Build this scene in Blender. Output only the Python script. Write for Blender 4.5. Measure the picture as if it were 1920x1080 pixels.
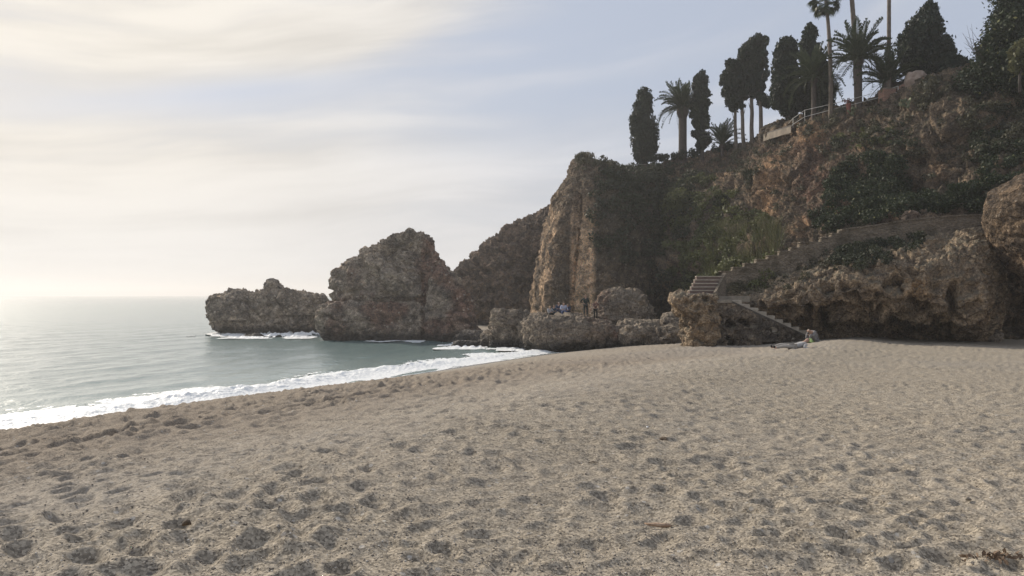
import bpy, math, random
import numpy as np
from mathutils import Vector, Matrix
R = math.radians
rng = np.random.default_rng(7)
random.seed(7)
scene = bpy.context.scene
for o in list(bpy.data.objects):
    bpy.data.objects.remove(o, do_unlink=True)
COL = scene.collection

# ------------------------------------------------------------------ camera
F, H, HOR = 1400.0, 4.2, 553.0      # focal length (px of a 1920 frame), eye height over the sea, horizon row
cam = bpy.data.cameras.new('camera'); camo = bpy.data.objects.new('camera', cam); COL.objects.link(camo)
camo.location = (0, 0, H); camo.rotation_euler = (R(90), 0, 0)
cam.sensor_width = 36; cam.lens = 36 * F / 1920; cam.shift_y = (HOR - 540) / 1920
cam.clip_start = 0.05; cam.clip_end = 20000
scene.camera = camo

# ------------------------------------------------------------------ light
SUN_AZ, SUN_EL = -43.0, 31.0        # degrees from +Y (negative = left), elevation
scene.view_settings.view_transform = 'Standard'
scene.view_settings.look = 'None'
scene.view_settings.exposure = 0.5
scene.view_settings.gamma = 1.0
scene.view_settings.use_curve_mapping = False
sl = bpy.data.lights.new('sun', 'SUN'); so = bpy.data.objects.new('sun', sl); COL.objects.link(so)
sl.energy = 3.0; sl.angle = R(4); sl.color = (1.0, 0.90, 0.76)
sd = Vector((math.sin(R(SUN_AZ)) * math.cos(R(SUN_EL)), math.cos(R(SUN_AZ)) * math.cos(R(SUN_EL)), math.sin(R(SUN_EL))))
so.location = sd * 60
so.rotation_euler = sd.to_track_quat('Z', 'Y').to_euler()

def build_world():
    w = bpy.data.worlds.new('World'); scene.world = w; w.use_nodes = True
    nt = w.node_tree; N = nt.nodes; L = nt.links; N.clear()
    out = N.new('ShaderNodeOutputWorld'); bg = N.new('ShaderNodeBackground'); bg.inputs['Strength'].default_value = 0.1
    L.new(bg.outputs[0], out.inputs[0])
    sky = N.new('ShaderNodeTexSky'); sky.sky_type = 'NISHITA'; sky.sun_disc = False
    sky.sun_elevation = R(SUN_EL); sky.sun_rotation = R(SUN_AZ); sky.air_density = 1.2; sky.dust_density = 2.0
    tc = N.new('ShaderNodeTexCoord')
    def m(op, a, b=None, c=None, clamp=False):
        n = N.new('ShaderNodeMath'); n.operation = op; n.use_clamp = clamp
        for i, v in enumerate((a, b, c)):
            if v is None: continue
            if isinstance(v, (int, float)): n.inputs[i].default_value = v
            else: L.new(v, n.inputs[i])
        return n.outputs[0]
    def mixc(f, a, b):
        n = N.new('ShaderNodeMix'); n.data_type = 'RGBA'
        for s, v in ((n.inputs['Factor'], f), (n.inputs['A'], a), (n.inputs['B'], b)):
            if isinstance(v, (int, float)): s.default_value = v
            elif isinstance(v, tuple): s.default_value = (*v, 1)
            else: L.new(v, s)
        return n.outputs['Result']
    def ramp(v, lo, hi):
        n = N.new('ShaderNodeMapRange'); n.interpolation_type = 'SMOOTHSTEP'
        L.new(v, n.inputs[0]); n.inputs[1].default_value = lo; n.inputs[2].default_value = hi
        return n.outputs[0]
    sp = N.new('ShaderNodeSeparateXYZ'); L.new(tc.outputs['Generated'], sp.inputs[0])
    x, y, z = sp.outputs
    az = m('ARCTAN2', x, y)                       # radians, 0 = +Y
    zc = m('MINIMUM', m('MAXIMUM', z, -0.2), 1.0)
    el = m('ARCSINE', zc)
    dn = N.new('ShaderNodeVectorMath'); dn.operation = 'DOT_PRODUCT'
    L.new(tc.outputs['Generated'], dn.inputs[0]); dn.inputs[1].default_value = sd
    sunc = dn.outputs['Value']
    # long thin streaks of high cloud, warped
    cw = N.new('ShaderNodeCombineXYZ')
    L.new(m('MULTIPLY', az, 1.1), cw.inputs[0]); L.new(m('MULTIPLY', el, 3.0), cw.inputs[1])
    wn = N.new('ShaderNodeTexNoise'); wn.inputs['Scale'].default_value = 1.3; wn.inputs['Detail'].default_value = 2
    L.new(cw.outputs[0], wn.inputs['Vector'])
    warp = m('MULTIPLY', m('SUBTRACT', wn.outputs[0], 0.5), 1.6)
    v1 = m('ADD', m('MULTIPLY', m('SUBTRACT', el, m('MULTIPLY', m('MULTIPLY', az, el), 0.55)), 10.0), warp)
    c1 = N.new('ShaderNodeCombineXYZ'); L.new(m('MULTIPLY', az, 1.5), c1.inputs[0]); L.new(v1, c1.inputs[1]); c1.inputs[2].default_value = 3.7
    n1 = N.new('ShaderNodeTexNoise'); n1.inputs['Scale'].default_value = 0.85; n1.inputs['Detail'].default_value = 5; n1.inputs['Roughness'].default_value = 0.42
    L.new(c1.outputs[0], n1.inputs['Vector'])
    # soft warm-white veil around the sun and along the horizon
    veil_h = m('SUBTRACT', 1.0, ramp(el, 0.06, 0.42))
    veil_s = ramp(sunc, 0.62, 0.99)
    # main streak features of this sky: one blue-grey gap low over the sea and one bright band above it
    def streak(a0, e0, slope, wa, we):
        da = m('SUBTRACT', az, a0)
        de = m('SUBTRACT', m('SUBTRACT', el, e0), m('MULTIPLY', da, slope))
        q = m('ADD', m('POWER', m('ABSOLUTE', m('DIVIDE', da, wa)), 2.0), m('POWER', m('ABSOLUTE', m('DIVIDE', de, we)), 2.0))
        return m('EXPONENT', m('MULTIPLY', q, -1.0))
    gap = m('ADD', m('MULTIPLY', streak(-0.36, 0.247, 0.16, 0.20, 0.022), 1.05), m('MULTIPLY', streak(0.0, 0.205, 0.0, 0.22, 0.03), 0.55))
    band = streak(-0.27, 0.31, 0.38, 0.24, 0.035)
    a = m('ADD', m('ADD', m('MULTIPLY', veil_h, 0.55), m('MULTIPLY', veil_s, 0.5)), m('MULTIPLY', m('SUBTRACT', n1.outputs[0], 0.5), 2.2))
    c2 = N.new('ShaderNodeCombineXYZ'); L.new(m('MULTIPLY', az, 3.1), c2.inputs[0]); L.new(m('MULTIPLY', v1, 2.1), c2.inputs[1]); c2.inputs[2].default_value = 8.1
    n2 = N.new('ShaderNodeTexNoise'); n2.inputs['Scale'].default_value = 1.0; n2.inputs['Detail'].default_value = 5; n2.inputs['Roughness'].default_value = 0.5
    L.new(c2.outputs[0], n2.inputs['Vector'])
    a = m('ADD', a, m('MULTIPLY', m('SUBTRACT', n2.outputs[0], 0.5), 1.3))
    a = m('ADD', a, m('MULTIPLY', band, 0.5))
    a = m('MULTIPLY', ramp(a, -0.15, 0.95), m('SUBTRACT', 1.0, m('MULTIPLY', gap, 0.95)), clamp=True)
    blue = mixc(0.88, sky.outputs[0], (3.35, 3.7, 4.5))
    cloud = mixc(veil_s, (5.3, 5.3, 5.5), (6.5, 6.1, 5.5))
    shade = m('ADD', 0.80, m('MULTIPLY', ramp(n2.outputs[0], 0.3, 0.7), 0.22))
    cs = N.new('ShaderNodeVectorMath'); cs.operation = 'SCALE'; L.new(cloud, cs.inputs[0]); L.new(shade, cs.inputs['Scale'])
    cloud = cs.outputs[0]
    col = mixc(a, blue, cloud)
    low = m('SUBTRACT', 1.0, ramp(el, -0.02, 0.16))
    col = mixc(m('MULTIPLY', low, 0.65), col, (5.6, 5.6, 5.6))
    L.new(col, bg.inputs[0])
build_world()

# ------------------------------------------------------------------ helpers
def P(px, py, Y):
    return ((px - 960) / F * Y, Y, H - (py - HOR) / F * Y)

def _hash(ix, iy, iz, seed):
    with np.errstate(over='ignore'):
        h = (ix.astype(np.uint32) * np.uint32(374761393) + iy.astype(np.uint32) * np.uint32(668265263)
             + iz.astype(np.uint32) * np.uint32(2147483647) + np.uint32((seed * 1274126177) & 0xffffffff))
        h = (h ^ (h >> np.uint32(13))) * np.uint32(1274126177)
        h = (h ^ (h >> np.uint32(16))) * np.uint32(2246822519)
        h = h ^ (h >> np.uint32(15))
    return h.astype(np.float64) / 4294967295.0

def vnoise(p, seed=0):
    i = np.floor(p).astype(np.int64); f = p - i; f = f * f * f * (f * (f * 6 - 15) + 10)
    r = 0
    for dx in (0, 1):
        wx = f[..., 0] if dx else 1 - f[..., 0]
        for dy in (0, 1):
            wy = f[..., 1] if dy else 1 - f[..., 1]
            for dz in (0, 1):
                wz = f[..., 2] if dz else 1 - f[..., 2]
                r = r + wx * wy * wz * _hash(i[..., 0] + dx, i[..., 1] + dy, i[..., 2] + dz, seed)
    return r * 2 - 1

def fbm(p, oct=4, seed=0, gain=0.5):
    a, s, r = 1.0, 1.0, 0
    for k in range(oct):
        r = r + a * vnoise(p * s + k * 17.3, seed + k); a *= gain; s *= 2.03
    return r

def ridged(p, oct=3, seed=0):
    a, s, r = 1.0, 1.0, 0
    for k in range(oct):
        r = r + a * (1 - 2 * np.abs(vnoise(p * s + k * 11.1, seed + k))); a *= 0.5; s *= 2.1
    return r

def worley(p, seed=0):
    i = np.floor(p).astype(np.int64)
    f1 = np.full(p.shape[:-1], 9.0); f2 = f1.copy(); cid = np.zeros(p.shape[:-1])
    for dx in (-1, 0, 1):
        for dy in (-1, 0, 1):
            for dz in (-1, 0, 1):
                c = (i[..., 0] + dx, i[..., 1] + dy, i[..., 2] + dz)
                q = [c[k] + _hash(*c, seed + 1 + k) - p[..., k] for k in range(3)]
                d = np.sqrt(q[0] ** 2 + q[1] ** 2 + q[2] ** 2)
                h = _hash(*c, seed + 9)
                near = d < f1
                f2 = np.where(near, f1, np.minimum(f2, d)); cid = np.where(near, h, cid); f1 = np.where(near, d, f1)
    return f1, f2, cid

def sstep(x, a, b):
    t = np.clip((x - a) / (b - a), 0, 1); return t * t * (3 - 2 * t)

def make_mesh(name, V, faces_flat, loop_n, mat=None, smooth=True, attrs=None):
    """V (n,3); faces_flat 1D vertex indices; loop_n corners per face (int or array)"""
    me = bpy.data.meshes.new(name)
    V = np.asarray(V, dtype=np.float32); faces_flat = np.asarray(faces_flat, dtype=np.int32)
    nf = len(faces_flat) // loop_n
    me.vertices.add(len(V)); me.vertices.foreach_set('co', V.ravel())
    me.loops.add(len(faces_flat)); me.loops.foreach_set('vertex_index', faces_flat)
    me.polygons.add(nf)
    me.polygons.foreach_set('loop_start', np.arange(0, nf * loop_n, loop_n, dtype=np.int32))
    me.polygons.foreach_set('use_smooth', np.full(nf, smooth, dtype=bool))
    for an, av in (attrs or {}).items():
        at = me.attributes.new(an, 'FLOAT', 'POINT'); at.data.foreach_set('value', np.asarray(av, dtype=np.float32).ravel())
    if mat: me.materials.append(mat)
    me.update(calc_edges=True); me.validate()
    return me

def link(name, me, parent=None, loc=None, label=None, cat=None, group=None, kind=None):
    o = bpy.data.objects.new(name, me); COL.objects.link(o)
    if loc is not None: o.location = loc
    if parent: o.parent = parent
    if label: o['label'] = label
    if cat: o['category'] = cat
    if group: o['group'] = group
    if kind: o['kind'] = kind
    return o

def thing(name, label, cat, loc=(0, 0, 0), group=None):
    o = link(name, None, None, loc, label, cat, group); o.empty_display_size = 0.3
    return o

def grid_faces(M, N, wrap=False):
    a = np.arange(M * N).reshape(M, N)
    if wrap: a = np.concatenate([a, a[:, :1]], axis=1)
    return np.stack([a[:-1, :-1], a[:-1, 1:], a[1:, 1:], a[1:, :-1]], -1).reshape(-1)

def catmull(A, n, axis):
    A = np.moveaxis(A, axis, 0); m = len(A)
    t = np.linspace(0, m - 1 - 1e-9, n); i = np.floor(t).astype(int); f = (t - i)
    f = f.reshape([-1] + [1] * (A.ndim - 1))
    g = lambda k: A[np.clip(k, 0, m - 1)]
    p0, p1, p2, p3 = g(i - 1), g(i), g(i + 1), g(i + 2)
    r = p1 + 0.5 * f * (p2 - p0 + f * (2 * p0 - 5 * p1 + 4 * p2 - p3 + f * (3 * (p1 - p2) + p3 - p0))) * 0.75 + 0.25 * (f * (p2 - p1))
    r = np.where(f > 0, r, p1)
    return np.moveaxis(r, 0, axis)

def normals(G, wrap=False):
    if wrap:
        du = np.roll(G, -1, 1) - np.roll(G, 1, 1)
    else:
        du = np.gradient(G, axis=1)
    dv = np.gradient(G, axis=0)
    n = np.cross(du, dv); l = np.linalg.norm(n, axis=-1, keepdims=True); l[l < 1e-9] = 1
    return n / l

def rock_disp(W, seed=0, amp=0.5, scale=1.0, blocks=0.5, pits=0.0, pit_scale=2.0, fine=1.0):
    """outward displacement for rock at world points W"""
    p = W / scale
    warp = np.stack([fbm(p * 0.6 + 31 * k, 2, seed + 40 + k) for k in range(3)], -1)
    d = amp * 0.55 * fbm(p * 0.35, 3, seed)
    d = d + amp * 0.28 * ridged(p * 0.9 + warp * 0.5, 3, seed + 5)
    if blocks:
        q = p * np.array([0.55, 0.55, 0.8]) + warp * 0.25
        f1, f2, cid = worley(q, seed + 11)
        d = d + amp * blocks * (cid - 0.5) * 0.9 * sstep(f2 - f1, 0.0, 0.16) - amp * blocks * 0.4 * (1 - sstep(f2 - f1, 0.0, 0.10))
        q = p * np.array([1.7, 1.7, 2.2]) + warp * 0.5
        f1, f2, cid = worley(q, seed + 13)
        d = d + amp * blocks * 0.33 * (cid - 0.5) - amp * blocks * 0.16 * (1 - sstep(f2 - f1, 0.0, 0.12))
    d = d + fine * (0.09 * fbm(W * 2.3, 3, seed + 21) + 0.05 * ridged(W * 4.3, 2, seed + 25))
    if pits:
        q = W / pit_scale + warp * 0.55
        f1, f2, cid = worley(q * np.array([1.0, 1.0, 1.35]), seed + 31)
        gate = sstep(fbm(W * 0.16, 2, seed + 33), -0.35, 0.25)
        d = d - pits * gate * (1 - sstep(f1, 0.25, 0.46)) * (0.25 + cid)
        f1, f2, cid = worley(q * 2.3, seed + 37)
        d = d - pits * 0.30 * gate * (1 - sstep(f1, 0.22, 0.42)) * cid * 1.5
    return d

# ------------------------------------------------------------------ materials
def nodemat(name):
    m = bpy.data.materials.new(name); m.use_nodes = True
    nt = m.node_tree; b = nt.nodes['Principled BSDF']
    return m, nt, b

class NT:
    def __init__(s, nt): s.nt = nt; s.N = nt.nodes; s.L = nt.links
    def set(s, sock, v):
        if isinstance(v, (int, float)): sock.default_value = v
        elif isinstance(v, tuple): sock.default_value = (*v, 1) if len(v) == 3 and sock.type == 'RGBA' else v
        else: s.L.new(v, sock)
    def math(s, op, a, b=0.0, clamp=False):
        n = s.N.new('ShaderNodeMath'); n.operation = op; n.use_clamp = clamp; s.set(n.inputs[0], a); s.set(n.inputs[1], b); return n.outputs[0]
    def mix(s, f, a, b, mode='MIX'):
        n = s.N.new('ShaderNodeMix'); n.data_type = 'RGBA'; n.blend_type = mode
        s.set(n.inputs['Factor'], f); s.set(n.inputs['A'], a); s.set(n.inputs['B'], b); return n.outputs['Result']
    def noise(s, scale, detail=4, rough=0.55, vec=None, out=0, dist=0.0):
        n = s.N.new('ShaderNodeTexNoise'); n.inputs['Scale'].default_value = scale; n.inputs['Detail'].default_value = detail
        n.inputs['Roughness'].default_value = rough; n.inputs['Distortion'].default_value = dist
        if vec is not None: s.L.new(vec, n.inputs['Vector'])
        return n.outputs[out]
    def voro(s, scale, vec=None, out='Distance', feature='F1', rand=1.0):
        n = s.N.new('ShaderNodeTexVoronoi'); n.feature = feature; n.inputs['Scale'].default_value = scale; n.inputs['Randomness'].default_value = rand
        if vec is not None: s.L.new(vec, n.inputs['Vector'])
        return n.outputs[out]
    def pos(s):
        return s.N.new('ShaderNodeNewGeometry').outputs['Position']
    def map(s, v, a, b, c=0.0, d=1.0):
        n = s.N.new('ShaderNodeMapRange'); n.interpolation_type = 'SMOOTHSTEP'; s.L.new(v, n.inputs[0])
        for k, q in zip((1, 2, 3, 4), (a, b, c, d)): n.inputs[k].default_value = q
        return n.outputs[0]
    def attr(s, name):
        n = s.N.new('ShaderNodeAttribute'); n.attribute_name = name; return n.outputs['Fac']
    def bump(s, h, dist, strength=1.0, nrm=None):
        n = s.N.new('ShaderNodeBump'); n.inputs['Distance'].default_value = dist; n.inputs['Strength'].default_value = strength
        s.L.new(h, n.inputs['Height'])
        if nrm is not None: s.L.new(nrm, n.inputs['Normal'])
        return n.outputs[0]
    def scalev(s, v, sc):
        n = s.N.new('ShaderNodeMapping'); s.L.new(v, n.inputs[0]); n.inputs['Scale'].default_value = sc; return n.outputs[0]

def rock_mat(name, a, b, c, zone=(0.42, 0.26, 0.15), zone2=(0.2, 0.12, 0.1), peb=0.35, pebs=5.0, wet=False, streak=False, soil=None):
    m, nt, bs = nodemat(name); t = NT(nt)
    p = t.pos()
    n1 = t.noise(0.35, 5, 0.6, p, dist=0.3); n2 = t.noise(1.7, 6, 0.65, p); n3 = t.noise(9, 4, 0.7, p)
    col = t.mix(t.map(n1, 0.35, 0.65), a, b)
    col = t.mix(t.math('MULTIPLY', t.map(n2, 0.48, 0.68), 0.8), col, c)
    z1 = t.attr('zone'); z2 = t.attr('zone2')
    zn = t.math('MULTIPLY', z1, t.map(n2, 0.2, 0.55, 0.55, 1.0))
    zc = t.mix(t.map(t.noise(2.2, 4, 0.6, t.scalev(p, (1, 1, 0.25))), 0.35, 0.65), zone, tuple(v * 0.62 for v in zone))
    col = t.mix(zn, col, zc)
    col = t.mix(t.math('MULTIPLY', z2, 0.9), col, zone2)
    # embedded pebbles of the conglomerate, each its own tone
    vc = t.N.new('ShaderNodeTexVoronoi'); vc.inputs['Scale'].default_value = pebs; nt.links.new(p, vc.inputs['Vector'])
    tone = t.N.new('ShaderNodeSeparateColor'); nt.links.new(vc.outputs['Color'], tone.inputs[0])
    pk = t.math('MULTIPLY', t.map(tone.outputs[0], 0.72, 0.95), t.math('SUBTRACT', 1.0, t.map(vc.outputs['Distance'], 0.22, 0.5)))
    col = t.mix(t.math('MULTIPLY', pk, peb * 0.8), col, (0.55, 0.50, 0.43))
    n4 = t.noise(0.95, 5, 0.7, p)
    col = t.mix(0.8, col, t.mix(t.map(n4, 0.3, 0.7), (0.50, 0.50, 0.52), (2.0, 1.88, 1.72)), 'MULTIPLY')
    dk = t.math('MULTIPLY', t.map(tone.outputs[1], 0.6, 0.9), 0.55)
    col = t.mix(dk, col, t.mix(1.0, col, (0.45, 0.45, 0.47), 'MULTIPLY'))
    col = t.mix(0.8, col, t.mix(t.map(n3, 0.3, 0.7), (0.45, 0.45, 0.45), (1.6, 1.6, 1.6)), 'MULTIPLY')
    ck = t.voro(1.15, t.scalev(t.mix(0.25, p, t.N.new('ShaderNodeTexNoise').outputs[1], 'ADD') if False else p, (1, 1, 1.4)), 'Distance', 'DISTANCE_TO_EDGE')
    crk = t.math('SUBTRACT', 1.0, t.map(t.math('ADD', ck, t.math('MULTIPLY', t.math('SUBTRACT', n2, 0.5), 0.5)), 0.0, 0.10))
    # thin soil and lichen on level tops
    g = t.N.new('ShaderNodeNewGeometry'); sp = t.N.new('ShaderNodeSeparateXYZ'); nt.links.new(g.outputs['Normal'], sp.inputs[0])
    if soil:
        up = t.math('MULTIPLY', t.map(sp.outputs[2], 0.25, 0.75), t.map(n2, 0.38, 0.6))
        col = t.mix(t.math('MULTIPLY', up, 0.8), col, soil)
    if wet:
        spz = t.N.new('ShaderNodeSeparateXYZ'); nt.links.new(p, spz.inputs[0])
        hz = t.math('ADD', spz.outputs[2], t.math('MULTIPLY', n2, 0.9))
        wk = t.math('SUBTRACT', 1.0, t.map(hz, 0.75, 1.7))
        col = t.mix(t.math('MULTIPLY', wk, 0.88), col, (0.018, 0.02, 0.022))
        nt.links.new(t.math('SUBTRACT', 0.9, t.math('MULTIPLY', wk, 0.35)), bs.inputs['Roughness'])
    else:
        bs.inputs['Roughness'].default_value = 0.92
    nt.links.new(col, bs.inputs['Base Color'])
    bs.inputs['Specular IOR Level'].default_value = 0.25
    h = t.math('ADD', t.math('MULTIPLY', n3, 0.6), t.math('MULTIPLY', t.voro(pebs, p), -0.5))
    h = t.math('ADD', h, t.math('MULTIPLY', t.noise(3.3, 5, 0.7, p), 1.8))
    h = t.math('SUBTRACT', h, t.math('MULTIPLY', crk, 0.8))
    nt.links.new(t.bump(h, 0.26, 0.9), bs.inputs['Normal'])
    return m

def leaf_mat(name, a, b, rough=0.6, trans=0.18, c=None):
    m, nt, bs = nodemat(name); t = NT(nt)
    v = t.attr('tone')
    col = t.mix(v, a, b)
    if c: col = t.mix(t.map(t.attr('tone2'), 0.975, 0.985), col, c)
    nt.links.new(col, bs.inputs['Base Color']); bs.inputs['Roughness'].default_value = rough
    bs.inputs['Specular IOR Level'].default_value = 0.25
    tr = t.N.new('ShaderNodeBsdfTranslucent'); nt.links.new(col, tr.inputs[0])
    mx = t.N.new('ShaderNodeMixShader'); mx.inputs[0].default_value = trans
    nt.links.new(bs.outputs[0], mx.inputs[1]); nt.links.new(tr.outputs[0], mx.inputs[2])
    nt.links.new(mx.outputs[0], nt.nodes['Material Output'].inputs[0])
    return m

def flat_mat(name, a, b=None, scale=6, rough=0.8, bump=0.02, metal=0.0):
    m, nt, bs = nodemat(name); t = NT(nt)
    b = b or tuple(v * 0.6 for v in a)
    tc = t.N.new('ShaderNodeTexCoord').outputs['Object']
    n = t.noise(scale, 5, 0.65, tc)
    nt.links.new(t.mix(t.map(n, 0.3, 0.7), a, b), bs.inputs['Base Color'])
    bs.inputs['Roughness'].default_value = rough; bs.inputs['Metallic'].default_value = metal
    if bump: nt.links.new(t.bump(n, bump, 0.8), bs.inputs['Normal'])
    return m

M = {}
M['sea_rock'] = rock_mat('sea_rock_stone', (0.33, 0.28, 0.225), (0.20, 0.175, 0.148), (0.45, 0.38, 0.30), zone=(0.24, 0.135, 0.10), peb=0.9, pebs=3.0, wet=True)
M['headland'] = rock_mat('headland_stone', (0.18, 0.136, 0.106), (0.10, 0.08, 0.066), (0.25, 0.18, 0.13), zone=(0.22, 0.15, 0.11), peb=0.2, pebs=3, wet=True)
M['cliff'] = rock_mat('cliff_stone', (0.17, 0.132, 0.095), (0.11, 0.088, 0.066), (0.23, 0.172, 0.12), zone=(0.46, 0.29, 0.17), zone2=(0.15, 0.075, 0.055), peb=0.25, pebs=3.2, soil=(0.055, 0.052, 0.03))
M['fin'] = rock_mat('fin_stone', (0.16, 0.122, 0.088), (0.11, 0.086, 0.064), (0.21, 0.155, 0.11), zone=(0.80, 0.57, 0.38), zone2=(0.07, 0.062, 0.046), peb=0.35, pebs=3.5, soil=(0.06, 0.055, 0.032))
M['ochre'] = rock_mat('ochre_stone', (0.31, 0.245, 0.175), (0.21, 0.165, 0.12), (0.43, 0.34, 0.24), zone=(0.30, 0.20, 0.11), zone2=(0.06, 0.055, 0.05), peb=0.35, pebs=6, soil=(0.19, 0.17, 0.125))
M['boulder'] = rock_mat('boulder_stone', (0.29, 0.245, 0.195), (0.20, 0.17, 0.14), (0.40, 0.335, 0.26), zone=(0.20, 0.115, 0.085), peb=0.6, pebs=5.5, wet=True, soil=(0.20, 0.17, 0.13))
M['orange_boulder'] = rock_mat('orange_boulder_stone', (0.165, 0.122, 0.082), (0.11, 0.083, 0.060), (0.21, 0.155, 0.105), zone=(0.3, 0.2, 0.12), peb=0.35, pebs=5)
M['cypress'] = leaf_mat('cypress_leaf', (0.013, 0.022, 0.016), (0.034, 0.050, 0.028))
M['palm'] = leaf_mat('palm_leaf', (0.030, 0.045, 0.024), (0.075, 0.095, 0.045), rough=0.45)
M['scrub_dark'] = leaf_mat('scrub_dark_leaf', (0.022, 0.030, 0.018), (0.060, 0.068, 0.036))
M['scrub_grey'] = leaf_mat('scrub_grey_leaf', (0.045, 0.047, 0.030), (0.13, 0.12, 0.075))
M['scrub_green'] = leaf_mat('scrub_green_leaf', (0.045, 0.058, 0.022), (0.15, 0.155, 0.06))
M['ivy'] = leaf_mat('creeper_leaf', (0.016, 0.027, 0.013), (0.042, 0.058, 0.024), c=(0.26, 0.26, 0.12))
M['reed'] = leaf_mat('reed_leaf', (0.06, 0.07, 0.028), (0.17, 0.16, 0.075))
M['grass_dry'] = leaf_mat('dry_grass_blade', (0.09, 0.075, 0.045), (0.22, 0.18, 0.11))
M['cactus'] = leaf_mat('cactus_pad', (0.07, 0.09, 0.05), (0.22, 0.23, 0.14), trans=0.02)
M['bark'] = flat_mat('bark', (0.085, 0.068, 0.055), (0.045, 0.036, 0.03), 4)
M['palm_bark'] = flat_mat('palm_bark', (0.095, 0.072, 0.058), (0.05, 0.038, 0.032), 5)
M['pale_bark'] = flat_mat('pale_bark', (0.16, 0.125, 0.095), (0.10, 0.078, 0.06), 4)
M['masonry'] = None
def masonry(name, a, b, mortar):
    m, nt, bs = nodemat(name); t = NT(nt); p = t.pos()
    vc = t.N.new('ShaderNodeTexVoronoi'); vc.inputs['Scale'].default_value = 6.5; nt.links.new(t.scalev(p, (1, 1, 1.7)), vc.inputs['Vector'])
    tone = t.N.new('ShaderNodeSeparateColor'); nt.links.new(vc.outputs['Color'], tone.inputs[0])
    col = t.mix(tone.outputs[0], a, b)
    col = t.mix(t.map(vc.outputs['Distance'], 0.42, 0.6), col, mortar)
    n = t.noise(1.1, 5, 0.6, p)
    col = t.mix(t.map(n, 0.45, 0.7), col, t.mix(1.0, col, (0.5, 0.5, 0.46), 'MULTIPLY'))
    nt.links.new(col, bs.inputs['Base Color']); bs.inputs['Roughness'].default_value = 0.95
    nt.links.new(t.bump(t.math('ADD', t.math('MULTIPLY', vc.outputs['Distance'], -1.0), t.noise(12, 4, 0.6, p)), 0.07), bs.inputs['Normal'])
    return m
M['pale_wall'] = flat_mat('old_plaster', (0.22, 0.18, 0.135), (0.13, 0.105, 0.08), 1.2)
M['masonry'] = masonry('rubble_masonry', (0.26, 0.21, 0.155), (0.18, 0.145, 0.105), (0.165, 0.135, 0.10))
M['tread'] = flat_mat('worn_tread', (0.42, 0.37, 0.30), (0.28, 0.24, 0.19), 3)
M['concrete'] = flat_mat('weathered_concrete', (0.27, 0.235, 0.185), (0.14, 0.12, 0.095), 2.2)
M['render'] = flat_mat('dark_render', (0.075, 0.062, 0.048), (0.045, 0.040, 0.034), 2.5, bump=0.03)
M['riser'] = flat_mat('dark_riser', (0.15, 0.10, 0.082), (0.10, 0.07, 0.058), 5)
M['brick'] = flat_mat('red_brick', (0.33, 0.16, 0.105), (0.22, 0.11, 0.08), 9)
M['white_paint'] = flat_mat('rail_paint', (0.55, 0.55, 0.53), (0.40, 0.38, 0.35), 4, rough=0.4, bump=0)
M['terracotta'] = flat_mat('terracotta', (0.26, 0.09, 0.07), (0.20, 0.07, 0.055), 6)
M['wood'] = flat_mat('driftwood', (0.46, 0.34, 0.24), (0.22, 0.13, 0.08), 26, bump=0.004)
M['white_plastic'] = flat_mat('white_plastic', (0.75, 0.75, 0.74), (0.68, 0.68, 0.66), 6, rough=0.35, bump=0)

# ------------------------------------------------------------------ beach
S0 = np.array([-15.4, 22.5]); SD = np.array([0.502, 0.865]); SN = np.array([0.865, -0.502])
def su(x, y):
    """s = metres inland from the waterline, u = metres along it"""
    s = (x - S0[0]) * SN[0] + (y - S0[1]) * SN[1]
    u = (x - S0[0]) * SD[0] + (y - S0[1]) * SD[1]
    return s, u
def beach_base(x, y):
    s, u = su(x, y)
    s = s + 0.5 * np.sin(u * 0.21 + 0.6) * 0.6 - 0.8 * sstep(u, 24, 44)
    Pl = 2.6 - 1.15 * sstep(u, -12, 42)
    sc = 19.5
    x_ = np.clip(s / sc, 0, 1)
    f = 1 - (1 - x_) ** 1.55
    z = Pl * f
    z = np.where(s < 0, s * 0.14, z)
    z = z + 0.20 * np.exp(-((s - 20.0) / 1.8) ** 2) * (1 - sstep(u, 30, 50))   # berm crest
    z = z - 0.10 * np.exp(-((s - 15.0) / 2.2) ** 2) * sstep(u, 5, 20)
    return z, s, u
JIT = 0.55
def pits2d(x, y, cell, seed, elong=1.6, depth=1.0, r0=0.30, r1=0.5, dens=0.8, ang=None):
    # shallow elongated hollows with a small rim
    p = np.stack([x / cell, y / cell], -1); i = np.floor(p).astype(np.int64); z0 = np.zeros_like(i[..., 0]); h = 0
    for dx in (-1, 0, 1):
        for dy in (-1, 0, 1):
            c = (i[..., 0] + dx, i[..., 1] + dy, z0)
            cx = c[0] + 0.5 + (_hash(*c, seed) - 0.5) * JIT - p[..., 0]; cy = c[1] + 0.5 + (_hash(*c, seed + 1) - 0.5) * JIT - p[..., 1]
            a = _hash(*c, seed + 2) * 6.28
            if ang is not None: a = ang + (a - 3.14) * 0.14
            ca, sa = np.cos(a), np.sin(a)
            qx = (cx * ca + cy * sa) / elong; qy = -cx * sa + cy * ca
            r = r0 + (r1 - r0) * _hash(*c, seed + 3); on = _hash(*c, seed + 4) < dens
            d = (qx * qx + qy * qy) / (r * r)
            w = _hash(*c, seed + 5) * 0.7 + 0.3
            h = h + np.where(on, w * (-np.exp(-d * 2.2) + 0.45 * np.exp(-(np.sqrt(d) - 1.15) ** 2 * 9)), 0)
    return h * depth
def ripple(x, y, seed):
    w = fbm(np.stack([x * 0.5, y * 0.5, 0 * x], -1), 2, seed)
    return w

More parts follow.
